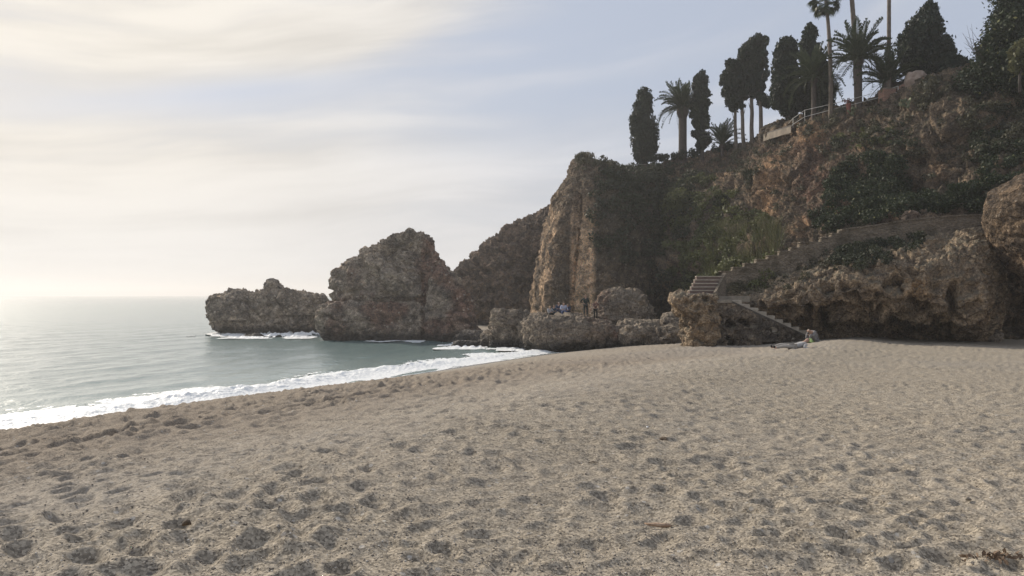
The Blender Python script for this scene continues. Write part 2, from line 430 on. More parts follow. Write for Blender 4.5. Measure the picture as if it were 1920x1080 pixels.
def build_beach():
    a_f = np.linspace(R(-37), R(37), 800); a_b = np.linspace(R(37), R(323), 60)[1:-1]
    ang = np.concatenate([a_f, a_b])
    r = np.concatenate([[0.02, 0.6, 1.3, 2.0, 2.6], 1 / np.linspace(1 / 3.0, 1 / 75, 850), [82, 95, 115, 150]])
    A, Rr = np.meshgrid(ang, r)
    x = Rr * np.sin(A); y = Rr * np.cos(A)
    z, s, u = beach_base(x, y)
    dry = sstep(s, 1.2, 4.0)
    q = np.stack([x, y, 0 * x], -1)
    n_big = fbm(q * 0.22, 3, 5)
    # hummocks left by many feet
    h = pits2d(x * 0.8 + y * 0.6 + 0.22 * n_big, y * 0.8 - x * 0.6 + 0.18 * fbm(q * 0.7, 2, 15), 0.33, 11, 1.35, 0.047, 0.26, 0.42, 1.0)
    h += pits2d(x, y + 0.2 * n_big, 0.22, 21, 1.4, 0.018, 0.28, 0.46, 0.9)
    h += 0.010 * ridged(q * np.array([1.1, 1.6, 1]) + 0.4 * n_big[..., None], 2, 61)
    h += 0.009 * fbm(q * 1.9, 3, 31) + 0.010 * fbm(q * 7.0, 2, 35)
    # pebbly cusps cut by the swash on the lower slope: sharper little scarps along the shore
    zone = sstep(s, 2.2, 6.0) * (1 - sstep(s, 14.5, 19)) * (1 - sstep(u, 12, 30) * 0.65)
    sc = fbm(np.stack([(s + 0.9 * fbm(q * 0.45, 2, 47)) * 1.7, u * 0.42, 0 * s], -1), 3, 41)
    saw = np.abs(sc) ** 0.7
    h = h * (1 - 0.3 * zone) + zone * (0.05 * (sstep(sc, -0.05, 0.08) - 0.6) - 0.05 * saw)
    h += zone * pits2d(s, u, 0.62, 51, 1.9, 0.095, 0.22, 0.34, 0.85, 1.9)
    h += zone * pits2d(s, u, 1.2, 55, 2.6, 0.10, 0.14, 0.22, 0.6, 1.9)
    upper = sstep(s, 18.5, 21.5)
    h *= 1 + 0.0 * upper
    h = h * (0.78 + 0.40 * sstep(fbm(q * 0.33, 2, 91), -0.35, 0.45))
    h = h * (0.04 + 0.96 * dry) * (1.0 - 0.35 * sstep(Rr, 30, 60))
    z = z + h + 0.03 * n_big * dry
    grav = sstep(fbm(q * np.array([0.13, 0.13, 1]), 3, 77) + 1.1 * np.exp(-((s - 13.5) / 3.0) ** 2) * sstep(u, 2, 16), 0.35, 0.95)
    V = np.stack([x, y, z], -1).reshape(-1, 3)
    me = make_mesh('beach', V, grid_faces(len(r), len(ang), wrap=True)[::1], 4, None,
                   attrs={'gravel': grav, 'inland': s, 'coarse': np.clip(upper + 0.35 * (fbm(q * 0.5, 3, 81)), 0, 1), 'zone': zone})
    m, nt, bs = nodemat('beach_sand'); t = NT(nt); p = t.pos()
    n1 = t.noise(0.55, 4, 0.6, p); n2 = t.noise(3.0, 5, 0.7, p); n3 = t.noise(55, 3, 0.8, p); n4 = t.noise(150, 2, 0.8, p)
    col = t.mix(t.map(n1, 0.3, 0.7), (0.375, 0.335, 0.282), (0.338, 0.298, 0.246))
    col = t.mix(t.math('MULTIPLY', t.map(n2, 0.4, 0.7), 0.35), col, (0.25, 0.215, 0.175))
    gz = t.attr('gravel'); co = t.attr('coarse')
    col = t.mix(t.math('MULTIPLY', gz, 0.45), col, (0.28, 0.262, 0.24))
    col = t.mix(t.math('MULTIPLY', co, 0.35), col, (0.30, 0.262, 0.20))
    col = t.mix(t.math('MULTIPLY', t.attr('zone'), 0.6), col, (0.245, 0.198, 0.152))
    # coarse grains and small pebbles, each with its own tone
    vc = t.N.new('ShaderNodeTexVoronoi'); vc.inputs['Scale'].default_value = 62; nt.links.new(p, vc.inputs['Vector'])
    tn = t.N.new('ShaderNodeSeparateColor'); nt.links.new(vc.outputs['Color'], tn.inputs[0])
    gr = t.mix(tn.outputs[0], (0.35, 0.34, 0.33), (1.75, 1.72, 1.66))
    amt = t.math('ADD', t.math('MULTIPLY', co, 0.30), 0.45)
    col = t.mix(amt, col, t.mix(1.0, col, gr, 'MULTIPLY'))
    v2 = t.N.new('ShaderNodeTexVoronoi'); v2.inputs['Scale'].default_value = 17; nt.links.new(p, v2.inputs['Vector'])
    t2 = t.N.new('ShaderNodeSeparateColor'); nt.links.new(v2.outputs['Color'], t2.inputs[0])
    pk = t.math('MULTIPLY', t.math('GREATER_THAN', t2.outputs[0], 0.88), t.math('LESS_THAN', v2.outputs['Distance'], 0.30))
    col = t.mix(t.math('MULTIPLY', pk, 0.7), col, t.mix(t2.outputs[1], (0.10, 0.09, 0.085), (0.60, 0.57, 0.52)))
    col = t.mix(0.55, col, t.mix(n3, (0.5, 0.5, 0.5), (1.5, 1.5, 1.5)), 'MULTIPLY')
    spz = t.N.new('ShaderNodeSeparateXYZ'); nt.links.new(p, spz.inputs[0])
    wz = t.math('ADD', spz.outputs[2], t.math('MULTIPLY', t.math('SUBTRACT', n1, 0.5), 0.12))
    wet = t.math('SUBTRACT', 1.0, t.map(wz, 0.11, 0.26))
    col = t.mix(t.math('MULTIPLY', wet, 0.8), col, (0.105, 0.088, 0.072))
    nt.links.new(col, bs.inputs['Base Color'])
    nt.links.new(t.math('SUBTRACT', 0.95, t.math('MULTIPLY', wet, 0.78)), bs.inputs['Roughness'])
    nt.links.new(t.math('ADD', 0.12, t.math('MULTIPLY', wet, 0.5)), bs.inputs['Specular IOR Level'])
    dryk = t.math('SUBTRACT', 1.0, wet)
    hgt = t.math('ADD', t.math('ADD', t.math('MULTIPLY', n3, 0.9), t.math('MULTIPLY', tn.outputs[0], 0.45)), t.math('MULTIPLY', n2, 1.5))
    hgt = t.math('MULTIPLY', t.math('ADD', hgt, t.math('MULTIPLY', pk, 0.8)), dryk)
    nt.links.new(t.bump(hgt, 0.020, 0.9), bs.inputs['Normal'])
    me.materials.append(m)
    link('beach', me, kind='structure', label='coarse grey-brown sand beach with trodden hollows sloping to the sea')
build_beach()

def ground_z(x, y):
    return float(beach_base(np.array(x, float), np.array(y, float))[0])
def on_beach(px, py):
    """point where the line of sight through a pixel meets the beach"""
    Y = 3.0
    for k in range(4000):
        X, _, Z = P(px, py, Y)
        if Z <= ground_z(X, Y): break
        Y += 0.03
    return (X, Y, ground_z(X, Y))

# ------------------------------------------------------------------ sea
def build_sea():
    ang = np.linspace(R(-110), R(75), 700)
    r = np.concatenate([[8], 1 / np.linspace(1 / 18, 1 / 260, 420), np.geomspace(275, 5200, 30)])
    A, Rr = np.meshgrid(ang, r); x = Rr * np.sin(A); y = Rr * np.cos(A)
    s, u = su(x, y)
    q = np.stack([x, y, 0 * x], -1)
    warp = fbm(q * 0.05, 2, 3) * 3
    fade = 1 - sstep(Rr, 90, 240)
    z = 0.030 * np.sin((s * 0.9 + warp) * 1.25) + 0.020 * np.sin(s * 2.6 + u * 0.5 + warp * 2) + 0.018 * fbm(np.stack([s * 2.6, u * 1.2, 0 * s], -1), 2, 19)
    z += 0.024 * fbm(np.stack([s * 1.1, u * 0.55, 0 * s], -1), 3, 9)
    z = z * fade * (1 - 0.5 * np.exp(-(s / 1.5) ** 2)) - 0.0
    z = np.where(s > 0.5, -0.3, z)
    V = np.stack([x, y, z], -1).reshape(-1, 3)
    m, nt, bs = nodemat('sea_water'); t = NT(nt); p = t.pos()
    me = make_mesh('sea', V, grid_faces(len(r), len(ang)), 4, m, attrs={'inland': s})
    near = t.map(t.attr('inland'), -14, -1.0)
    col = t.mix(near, (0.12, 0.185, 0.185), (0.20, 0.27, 0.26))
    nt.links.new(col, bs.inputs['Base Color'])
    bs.inputs['Roughness'].default_value = 0.22; bs.inputs['IOR'].default_value = 2.2
    v = t.N.new('ShaderNodeMapping'); nt.links.new(p, v.inputs[0]); v.inputs['Rotation'].default_value = (0, 0, R(30)); v.inputs['Scale'].default_value = (1.0, 0.45, 1)
    v2 = v.outputs[0]
    a = t.noise(1.3, 4, 0.6, v2, dist=0.4); b = t.noise(5.0, 3, 0.6, v2)
    cd = t.N.new('ShaderNodeCameraData').outputs['View Distance']
    c_ = t.noise(13.0, 2, 0.6, v2)
    h = t.math('ADD', t.math('ADD', t.math('MULTIPLY', a, 0.042), t.math('MULTIPLY', b, 0.030)), t.math('MULTIPLY', c_, 0.009))
    nt.links.new(t.bump(h, 1.0, 0.85), bs.inputs['Normal'])
    for n in list(t.N):
        if n.type == 'CAMERA': t.N.remove(n)
    link('sea', me, kind='structure', label='calm pale sea fading into haze')
build_sea()

def foam_mat():
    m, nt, bs = nodemat('sea_foam'); t = NT(nt); p = t.pos()
    n = t.noise(7, 4, 0.7, p); v = t.voro(11, p)
    nt.links.new(t.mix(t.map(n, 0.35, 0.62), (0.90, 0.90, 0.89), (0.70, 0.73, 0.73)), bs.inputs['Base Color'])
    bs.inputs['Roughness'].default_value = 0.55
    nt.links.new(t.bump(t.math('ADD', n, t.math('MULTIPLY', v, -0.7)), 0.035, 0.7), bs.inputs['Normal'])
    return m
M['foam'] = foam_mat()
def keep_faces(V, Ff, keep):
    Ff = Ff.reshape(-1, 4); Ff = Ff[keep.reshape(-1)[Ff].all(1)]
    used, inv = np.unique(Ff, return_inverse=True)
    return V[used], inv.reshape(-1), used
def build_breaker():
    uu = np.concatenate([np.linspace(-45, -8, 200), np.linspace(-8, 37, 800)[1:]]); ss = np.linspace(-4.8, 1.7, 130)
    U, Sg = np.meshgrid(uu, ss)
    wav = 0.45 * np.sin(U * 0.21 + 0.6) * 0.6 + 0.35 * fbm(np.stack([U * 0.25, 0 * U, 0 * U], -1), 3, 3)
    far = sstep(U, 26, 44)
    s = Sg * (1.0 + 0.0 * far)
    x = S0[0] + SD[0] * U + SN[0] * s; y = S0[1] + SD[1] * U + SN[1] * s
    q = np.stack([x, y, 0 * x], -1)
    bz, s_eff, _ = beach_base(x, y)
    crest = 0.30 * (0.7 + 0.5 * fbm(np.stack([U * 0.12, 0 * U + 5, 0 * U], -1), 2, 13))
    sc = -1.9 + wav * 1.2
    prof = np.where(s < sc, np.exp(-((s - sc) / 0.55) ** 2), np.exp(-((s - sc) / 0.95) ** 2)) * crest
    lump = 0.5 + 0.5 * fbm(q * 2.2, 4, 23)
    z = np.maximum(bz, 0) + 0.018 + prof * (0.7 + 0.5 * lump) + 0.035 * np.abs(fbm(q * 4.5, 3, 27)) * sstep(-s, -0.2, 1.0)
    outer = -3.7 + 1.5 * fbm(np.stack([U * 0.4, 0 * U, 0 * U + 9], -1), 3, 33)
    inner = 0.85 + 0.22 * np.sin(U * 0.55) * 0.6 + 0.5 * fbm(np.stack([U * 0.30, 0 * U, 0 * U + 3], -1), 3, 43)
    lace = fbm(q * 2.6, 3, 53)
    keep = (s > outer + 0.6 * lace) & (s < inner)
    lace_in = sstep(s, -1.0, inner) * 0.9 + (1 - sstep(s, outer, outer + 1.0)) * 0.8
    keep &= (1 - np.abs(fbm(q * 1.8, 3, 63)) * 2.2) < 1.25 - lace_in * 0.55
    V = np.stack([x, y, z], -1).reshape(-1, 3)
    V, Fi, used = keep_faces(V, grid_faces(*U.shape), keep)
    link('breaking_wave', make_mesh('breaking_wave', V, Fi, 4, M['foam']), kind='stuff', label='white foam of a small wave breaking along the sand')
build_breaker()
def foam_patch(px0, px1, py0, py1, seed, dens=0.0, z=0.035, amp=0.10):
    amp *= 0.8; dens += 0.35
    # foam where the swell washes round a rock, on the water surface
    nx, ny = 220, 50
    Y0 = H * F / (py1 - HOR); Y1 = H * F / (py0 - HOR)
    ym = np.linspace(Y0, Y1, ny); xm = np.linspace((px0 - 960) / F * (Y0 + Y1) / 2, (px1 - 960) / F * (Y0 + Y1) / 2, nx)
    x, y = np.meshgrid(xm, ym)
    q = np.stack([x, y, 0 * x], -1)
    e = np.minimum(np.minimum(x - xm[0], xm[-1] - x) / 2.0, np.minimum(y - Y0, Y1 - y) / ((Y1 - Y0) * 0.35))
    keep = fbm(q * np.array([0.7, 0.5, 1]), 4, seed) + np.clip(e, 0, 1) * 0.9 > 0.35 - dens
    zz = z + amp * np.abs(fbm(q * np.array([1.6, 1.0, 1]), 4, seed + 3)) ** 1.5 * np.clip(e, 0.1, 1)
    V, Fi, _ = keep_faces(np.stack([x, y, zz], -1).reshape(-1, 3), grid_faces(ny, nx), keep)
    if len(Fi): link('foam', make_mesh('foam', V, Fi, 4, M['foam']), kind='stuff', label='white foam washing round a rock')
foam_patch(455, 615, 622, 636, 5, 0.25, amp=0.35)
foam_patch(380, 470, 622, 632, 6, -0.1, amp=0.15)
foam_patch(820, 935, 642, 656, 8, 0.10, amp=0.25)
foam_patch(690, 800, 634, 643, 9, -0.25, amp=0.08)
foam_patch(930, 1000, 652, 664, 10, 0.2, z=0.08, amp=0.15)

# ------------------------------------------------------------------ rocks as stacked closed rings
def ring_rock(rows, Y, T=0.5, nrow=90, ncol=150, e=2.4, seed=0, amp=0.4, yback=0.0, scale=1.0, blocks=0.6, pits=0.0, pit_scale=2.0,
              fine=1.0, holes=(), zonef=None, zone2f=None, skirt=-1.2, lean=0.0, fill=1.0, Tabs=None):
    C = []
    for (py, xl, xr) in rows:
        z = H - (py - HOR) / F * Y; C.append(((xl - 960) / F * Y, (xr - 960) / F * Y, z))
    last = C[-1]
    if skirt is not None and last[2] > skirt: C.append((last[0] + 0.1, last[1] - 0.1, skirt))
    C = np.array(C)
    # resample by arc length
    d = np.sqrt(((C[1:, :] - C[:-1, :]) ** 2).sum(1)); cum = np.concatenate([[0], np.cumsum(d)])
    t = np.linspace(0, cum[-1], nrow)
    Cr = np.stack([np.interp(t, cum, C[:, k]) for k in range(3)], -1)
    th = np.linspace(0, 2 * np.pi, ncol, endpoint=False)
    hw = (Cr[:, 1] - Cr[:, 0]) / 2; xc = (Cr[:, 1] + Cr[:, 0]) / 2
    wmax = hw.max()
    zz = Cr[:, 2]
    if Tabs is None: dep = T * (0.45 * hw + 0.55 * np.sqrt(np.maximum(hw * wmax, 0)))
    else: dep = Tabs * np.sqrt(np.clip(hw / wmax, 0, 1))
    ct, st = np.cos(th), np.sin(th)
    cx = np.sign(ct) * np.abs(ct) ** (2 / e); cy = np.sign(st) * np.abs(st) ** (2 / e)
    G = np.zeros((nrow, ncol, 3))
    G[..., 0] = xc[:, None] + hw[:, None] * cx
    G[..., 1] = Y + yback + dep[:, None] * cy + lean * (zz - zz.min())[:, None]
    G[..., 2] = zz[:, None]
    # top cap rows
    caps = []
    for k in (0.02, 0.35, 0.7):
        g = G[0].copy(); c = g.mean(0); g = c + (g - c) * k; g[:, 2] += 0.02 * (1 - k); caps.append(g)
    G = np.concatenate([np.array(caps), G], 0)
    n = normals(G, True)
    cen = np.stack([np.broadcast_to(G[:, :, 0].mean(1)[:, None], G.shape[:2]), np.full(G.shape[:2], Y + yback), G[..., 2] - 0.5], -1)
    if (n * (G - cen)).sum() < 0: n = -n
    dsp = rock_disp(G, seed, amp, scale, blocks, pits, pit_scale, fine)
    dsp = dsp - amp * 0.15
    for (hx, hy, hz, hr, hd) in holes:
        dd = np.sqrt(((G - np.array([hx, hy, hz])) ** 2).sum(-1)); dsp = dsp - hd * (1 - sstep(dd, hr * 0.55, hr))
    G2 = G + n * dsp[..., None]
    G2[..., 2] += 0
    at = {'zone': zonef(G2) if zonef else np.zeros(G2.shape[:2]), 'zone2': zone2f(G2) if zone2f else np.zeros(G2.shape[:2])}
    Fc = grid_faces(G2.shape[0], ncol, True)
    return G2.reshape(-1, 3), Fc, {k: v.reshape(-1) for k, v in at.items()}

def join_parts(parts):
    Vs, Fs, A, off = [], [], {}, 0
    for V, Fc, at in parts:
        Vs.append(V); Fs.append(Fc + off); off += len(V)
        for k, v in at.items(): A.setdefault(k, []).append(v)
    return np.concatenate(Vs), np.concatenate(Fs), {k: np.concatenate(v) for k, v in A.items()}

def rock_object(name, label, parts, mat, cat='rock', group=None):
    V, Fc, at = join_parts(parts)
    base = np.array([V[:, 0].mean(), V[:, 1].mean(), 0.0])
    me = make_mesh(name, V - base, Fc, 4, mat, attrs=at)
    return link(name, me, None, base, label, cat, group)

def px_zone(fn):
    """wraps a function of (px, py) so a colour zone can be laid out on the rock where the photograph shows that tone"""
    def f(G):
        px = 960 + F * G[..., 0] / G[..., 1]; py = HOR - F * (G[..., 2] - H) / G[..., 1]
        return fn(px, py, G)
    return f

# small sea rock
rock_object('sea_rock', 'low dark craggy rock standing in the sea, farthest left', [
    ring_rock([(533, 508, 540), (540, 497, 553), (547, 484, 565), (555, 420, 600), (561, 396, 608), (575, 388, 610), (590, 391, 605), (606, 398, 596), (620, 404, 592), (627, 408, 590)],
              82, 0.42, 110, 220, 2.2, 3, 0.75, blocks=1.0, scale=1.2, pits=0.5, pit_scale=1.6, fine=1.6),
    ring_rock([(546, 545, 566), (556, 530, 604), (568, 510, 611), (590, 500, 606)], 81, 0.5, 50, 110, 2.2, 19, 0.5, blocks=0.9, scale=0.7, pits=0.3, skirt=None),
    ring_rock([(556, 392, 442), (564, 388, 455), (580, 390, 470), (600, 400, 480)], 80, 0.5, 50, 90, 2.2, 23, 0.5, blocks=0.9, scale=0.7, pits=0.3, skirt=None)],
    M['sea_rock'])
# big sea rock
red = px_zone(lambda px, py, G: sstep(fbm(G * 0.25, 3, 8) + (px > 790) * 0.55 + 0.75 * np.exp(-((px - 740) / 55) ** 2 - ((py - 585) / 22) ** 2), 0.25, 0.9) * 0.75)
rock_object('sea_rock', 'tall humped brown rock rising from the sea beside the sand cove', [
    ring_rock([(431, 765, 784), (435, 748, 794), (441, 735, 802), (452, 712, 811), (470, 680, 817), (484, 664, 823), (497, 642, 828), (512, 632, 838), (530, 626, 850), (552, 626, 850), (564, 634, 850), (575, 655, 850), (600, 680, 850), (640, 680, 850)],
              73, 0.55, 150, 260, 2.3, 5, 0.78, blocks=0.85, scale=1.7, pits=0.5, pit_scale=1.9, fine=1.8, holes=[(*P(722, 456, 70.5), 1.3, 1.1), (*P(735, 450, 71), 1.0, .8)], zonef=red),
    ring_rock([(566, 650, 780), (570, 622, 800), (576, 603, 815), (584, 592, 830), (600, 590, 842), (618, 597, 856), (630, 606, 862), (638, 612, 866)],
              71, 0.42, 80, 240, 2.5, 6, 0.5, blocks=0.9, scale=1.4, fine=1.5, zonef=red),
    ring_rock([(500, 822, 834), (506, 816, 846), (516, 811, 856), (530, 804, 866), (550, 799, 878), (575, 797, 887), (600, 797, 893), (622, 797, 900), (636, 800, 908)],
              69.5, 0.75, 110, 150, 2.3, 7, 0.5, blocks=0.8, scale=1.5, fine=1.5, zonef=red)],
    M['sea_rock'])
# headland behind, honeycombed
rock_object('headland', 'dark honeycombed headland sloping down behind the sea rocks', [
    ring_rock([(384, 1030, 1110), (392, 1012, 1130), (402, 990, 1130), (414, 968, 1130), (428, 940, 1130), (440, 922, 1130), (455, 902, 1130), (472, 890, 1130), (488, 880, 1130), (497, 866, 1130), (515, 854, 1130), (550, 852, 1130), (600, 856, 1130), (618, 862, 1130)],
              93, 0.6, 170, 330, 2.1, 12, 1.0, blocks=0.35, pits=2.0, pit_scale=2.6, fine=1.8, yback=3)],
    M['headland'], 'cliff')
# boulders at the water's edge
bz = px_zone(lambda px, py, G: sstep(fbm(G * 0.3, 3, 18), 0.1, 0.8) * 0.7)
rock_object('boulder', 'tall pale-topped boulder at the left end of the rocks by the surf', [
    ring_rock([(584, 938, 975), (587, 930, 990), (594, 926, 996), (606, 921, 998), (625, 918, 996), (645, 915, 994), (660, 916, 990)], 60, 0.8, 80, 130, 3.0, 31, 0.42, blocks=1.0, scale=0.8, fine=1.3, zonef=bz)], M['boulder'])
rock_object('boulder', 'long low conglomerate boulder on which the group of people sits', [
    ring_rock([(592, 1000, 1080), (594, 985, 1098), (598, 976, 1118), (604, 972, 1135), (611, 970, 1152), (622, 969, 1163), (640, 972, 1160), (655, 976, 1130), (668, 990, 1110)], 59.5, 0.9, 90, 240, 3.0, 33, 0.40, blocks=0.7, fine=1.5, Tabs=5.2, zonef=bz)], M['boulder'])
rock_object('boulder', 'speckled grey boulder leaning on the foot of the cliff beside the dark cave', [
    ring_rock([(545, 1150, 1185), (549, 1135, 1198), (556, 1120, 1206), (568, 1112, 1213), (585, 1108, 1218), (605, 1106, 1224), (622, 1110, 1224)], 66, 0.8, 80, 150, 2.6, 35, 0.45, blocks=0.8, fine=1.4, zonef=bz)], M['boulder'])
rock_object('boulder', 'ochre flat boulder lying on the sand beside the long seat boulder', [
    ring_rock([(613, 1178, 1222), (616, 1170, 1232), (624, 1165, 1238), (634, 1163, 1240), (645, 1165, 1240)], 55.5, 0.9, 40, 120, 3, 37, 0.30, blocks=1.0, scale=0.6)], M['boulder'], group=None)
rock_object('boulder', 'ochre low boulder lying on the sand against the stair block', [
    ring_rock([(611, 1236, 1275), (615, 1228, 1288), (624, 1224, 1292), (635, 1222, 1292), (645, 1224, 1292)], 54.5, 0.9, 40, 120, 3, 39, 0.30, blocks=1.0, scale=0.6)], M['boulder'])
rock_object('boulder', 'flat slab boulder lying between the low ochre boulders and the cave', [
    ring_rock([(600, 1175, 1250), (603, 1160, 1275), (610, 1150, 1282), (622, 1150, 1285)], 59.5, 0.7, 40, 140, 3, 41, 0.30, blocks=0.8)], M['boulder'])
rock_object('boulder', 'rounded boulder in front of the dark cave mouth', [
    ring_rock([(587, 1252, 1282), (591, 1243, 1292), (600, 1238, 1298), (612, 1238, 1298)], 58, 0.9, 40, 100, 2.4, 43, 0.25, blocks=0.8)], M['boulder'])
rock_object('boulder', 'small grey boulder in the surf left of the tall pale-topped boulder', [
    ring_rock([(622, 915, 925), (628, 906, 934), (638, 899, 936), (650, 896, 938)], 61, 0.9, 40, 90, 2.4, 45, 0.25, blocks=0.8, scale=0.6)], M['sea_rock'])
rock_object('boulder', 'low dark rock between the sea rock and the surf', [
    ring_rock([(623, 868, 900), (628, 858, 915), (636, 852, 920), (644, 850, 920)], 66, 0.7, 40, 110, 2.4, 47, 0.3, blocks=0.8, scale=0.7)], M['sea_rock'])
rock_object('wet_rock', 'black wet rock awash in the foam near the boulders', [
    ring_rock([(639, 856, 884), (642, 849, 894), (648, 845, 898), (656, 846, 896)], 60.5, 0.8, 36, 90, 2.3, 49, 0.15, blocks=0.5, scale=0.6, skirt=-0.5)], M['sea_rock'])
rock_object('wet_rock', 'black wet rock awash in front of the far left sea rock', [
    ring_rock([(626, 466, 484), (628.5, 455, 492), (632, 448, 500), (636, 448, 500)], 75, 0.5, 30, 80, 2.3, 51, 0.15, blocks=0.5, scale=0.6, skirt=-0.5)], M['sea_rock'])

# cove sand behind the big rock
def build_cove():
    X, Y = np.meshgrid(np.linspace(-12, 6, 60), np.linspace(74, 92, 50))
    q = np.stack([X, Y, 0 * X], -1)
    Z = -0.5 + (Y - 74) * 0.055 + 0.06 * fbm(q * 0.6, 3, 5) + 0.05
    me = make_mesh('cove_sand', np.stack([X, Y, Z], -1).reshape(-1, 3), grid_faces(*X.shape), 4, bpy.data.materials['beach_sand'],
                   attrs={k: np.zeros(X.shape) for k in ('gravel', 'coarse', 'zone')})
    link('cove_sand', me, kind='structure', label='patch of brown sand in the cove behind the tall sea rock')
build_cove()

# ------------------------------------------------------------------ cliff surfaces from control grids
def patch(rows, nr, nc, seed, amp, mat, name, label, zonef=None, zone2f=None, base=-1.2, kind='structure', back=None, cat=None, carve=None, **kw):
    """rows: list (bottom to top) of lists of (px, py, Y)"""
    Cg = np.array([[P(*c) for c in r] for r in rows])
    b = Cg[:1].copy(); b[..., 2] = base; b[..., 1] -= 0.0
    top = []
    for (dy, dz) in (back or ()):
        g = Cg[-1:].copy(); g[..., 1] += dy; g[..., 2] += dz; top.append(g)
    Cg = np.concatenate([b, Cg] + top, 0)
    # arc-length resampling by rows so that steps are even
    G = catmull(Cg, 400, 0)
    d = np.linalg.norm(np.diff(G, axis=0), axis=-1).mean(1); cum = np.concatenate([[0], np.cumsum(np.minimum(d, 0.25))])
    t = np.linspace(0, cum[-1], nr); idx = np.interp(t, cum, np.arange(400))
    i0 = np.clip(np.floor(idx).astype(int), 0, 398); f = (idx - i0)[:, None, None]
    G = G[i0] * (1 - f) + G[i0 + 1] * f
    G = catmull(G, nc, 1)
    n = normals(G)
    if n[..., 1].mean() > 0: n = -n
    dsp = rock_disp(G, seed, amp, **kw)
    if carve: dsp = dsp - px_zone(carve)(G)
    G2 = G + n * dsp[..., None]
    at = {'zone': zonef(G2) if zonef else np.zeros(G2.shape[:2]), 'zone2': zone2f(G2) if zone2f else np.zeros(G2.shape[:2])}
    me = make_mesh(name, G2.reshape(-1, 3), grid_faces(nr, nc), 4, mat, attrs={k: v.reshape(-1) for k, v in at.items()})
    o = link(name, me, label=label, kind=kind, cat=cat)
    return o, G2, n

def blob(px, py, x0, y0, rx, ry, rot=0.0):
    c, s_ = math.cos(R(rot)), math.sin(R(rot))
    dx, dy = px - x0, py - y0
    a = (dx * c + dy * s_) / rx; b_ = (-dx * s_ + dy * c) / ry
    return np.exp(-(a * a + b_ * b_))

st = [1140, 1185, 1235, 1275, 1330, 1380, 1420, 1460, 1500, 1560, 1620, 1690, 1760, 1830, 1900, 1990, 2120, 2300]
#        rows: foot, low, mid, upper mid, shoulder, rim
tab = {
 1140: [(608, 78), (560, 79), (500, 80), (430, 81), (360, 82), (322, 84)],
 1185: [(606, 76), (560, 77), (500, 77), (430, 79), (360, 81), (320, 84)],
 1235: [(604, 73), (565, 77), (505, 74), (440, 76), (365, 80), (314, 84)],
 1275: [(603, 70), (568, 75), (500, 70), (430, 74), (360, 79), (308, 83.5)],
 1330: [(596, 60), (545, 62), (490, 64), (430, 68), (365, 74), (298, 82)],
 1380: [(590, 57), (530, 59), (480, 61), (420, 65), (350, 71), (286, 80)],
 1420: [(585, 55), (520, 56), (465, 59), (405, 65), (340, 68), (270, 77)],
 1460: [(580, 53.5), (510, 54), (450, 57), (395, 62), (330, 64.5), (252, 72)],
 1500: [(575, 52), (500, 52.5), (440, 55), (380, 60), (310, 62), (230, 66)],
 1560: [(570, 51), (485, 51), (430, 53), (370, 57), (300, 60), (216, 64)],
 1620: [(565, 50), (470, 50), (415, 52), (350, 56), (280, 59), (206, 62)],
 1690: [(560, 49), (460, 49), (405, 50), (335, 54.5), (260, 56), (170, 61)],
 1760: [(560, 48), (455, 47.5), (400, 48.5), (330, 53), (240, 54), (143, 59)],
 1830: [(590, 47), (470, 46.5), (400, 47), (320, 51), (230, 53), (132, 57)],
 1900: [(600, 46.5), (520, 46.5), (400, 46), (310, 49), (215, 52), (128, 55)],
 1990: [(600, 46), (520, 46), (390, 45), (290, 48), (200, 51), (120, 54)],
 2120: [(600, 45), (520, 45), (380, 44), (280, 46), (190, 49), (110, 52)],
 2300: [(600, 44), (520, 44), (370, 43), (270, 45), (180, 48), (100, 51)],
}
rows = [[(px, tab[px][k][0], tab[px][k][1]) for px in st] for k in range(6)]
def cliff_zone(px, py, G):
    z = 1.25 * blob(px, py, 1437, 365, 24, 52, 8) + 1.0 * blob(px, py, 1515, 245, 34, 26) + 0.8 * blob(px, py, 1500, 425, 20, 26, 30)
    z = z + 0.8 * blob(px, py, 1620, 272, 22, 10, -20) + 0.6 * blob(px, py, 1755, 325, 20, 18) + 0.5 * blob(px, py, 1460, 300, 40, 14, -30) + 0.35 * blob(px, py, 1350, 330, 30, 18)
    return np.clip(z * (0.75 + 0.5 * fbm(G * 0.8, 3, 4)), 0, 1)
def cliff_zone2(px, py, G):
    z = 0.9 * blob(px, py, 1545, 350, 50, 55) + 0.5 * blob(px, py, 1340, 300, 60, 18) + 0.5 * blob(px, py, 1560, 400, 40, 18) + 0.5 * blob(px, py, 1650, 400, 60, 14) + .5 * blob(px, py, 1500, 280, 80, 16)
    return np.clip(z * (0.8 + 0.6 * fbm(G * 0.5, 3, 14)), 0, 0.9)
def cliff_carve(px, py, G):
    q = np.sqrt(((px - 1236) / 36) ** 2 + ((py - 574) / 26) ** 2) + 0.2 * fbm(G * 0.6, 2, 4)
    q2 = np.sqrt(((px - 1705) / 34) ** 2 + ((py - 345) / 24) ** 2) + 0.25 * fbm(G * 0.6, 2, 5)
    q3 = np.sqrt(((px - 1470) / 22) ** 2 + ((py - 405) / 14) ** 2) + 0.25 * fbm(G * 0.6, 2, 6)
    return 4.5 * (1 - sstep(q, 0.6, 1.0)) + 2.2 * (1 - sstep(q2, 0.6, 1.0)) + 1.8 * (1 - sstep(q3, 0.6, 1.0))
cliff_o, CG, CN = patch(rows, 360, 720, 61, 1.0, M['cliff'], 'cliff', 'steep brown garden cliff with scrub and bare orange scars',
    zonef=px_zone(cliff_zone), zone2f=px_zone(cliff_zone2), back=((2.5, 0.25), (14, 0.8), (50, 1.2)), carve=cliff_carve, blocks=0.75, scale=1.7, fine=1.3, pits=0.5, pit_scale=3.5)

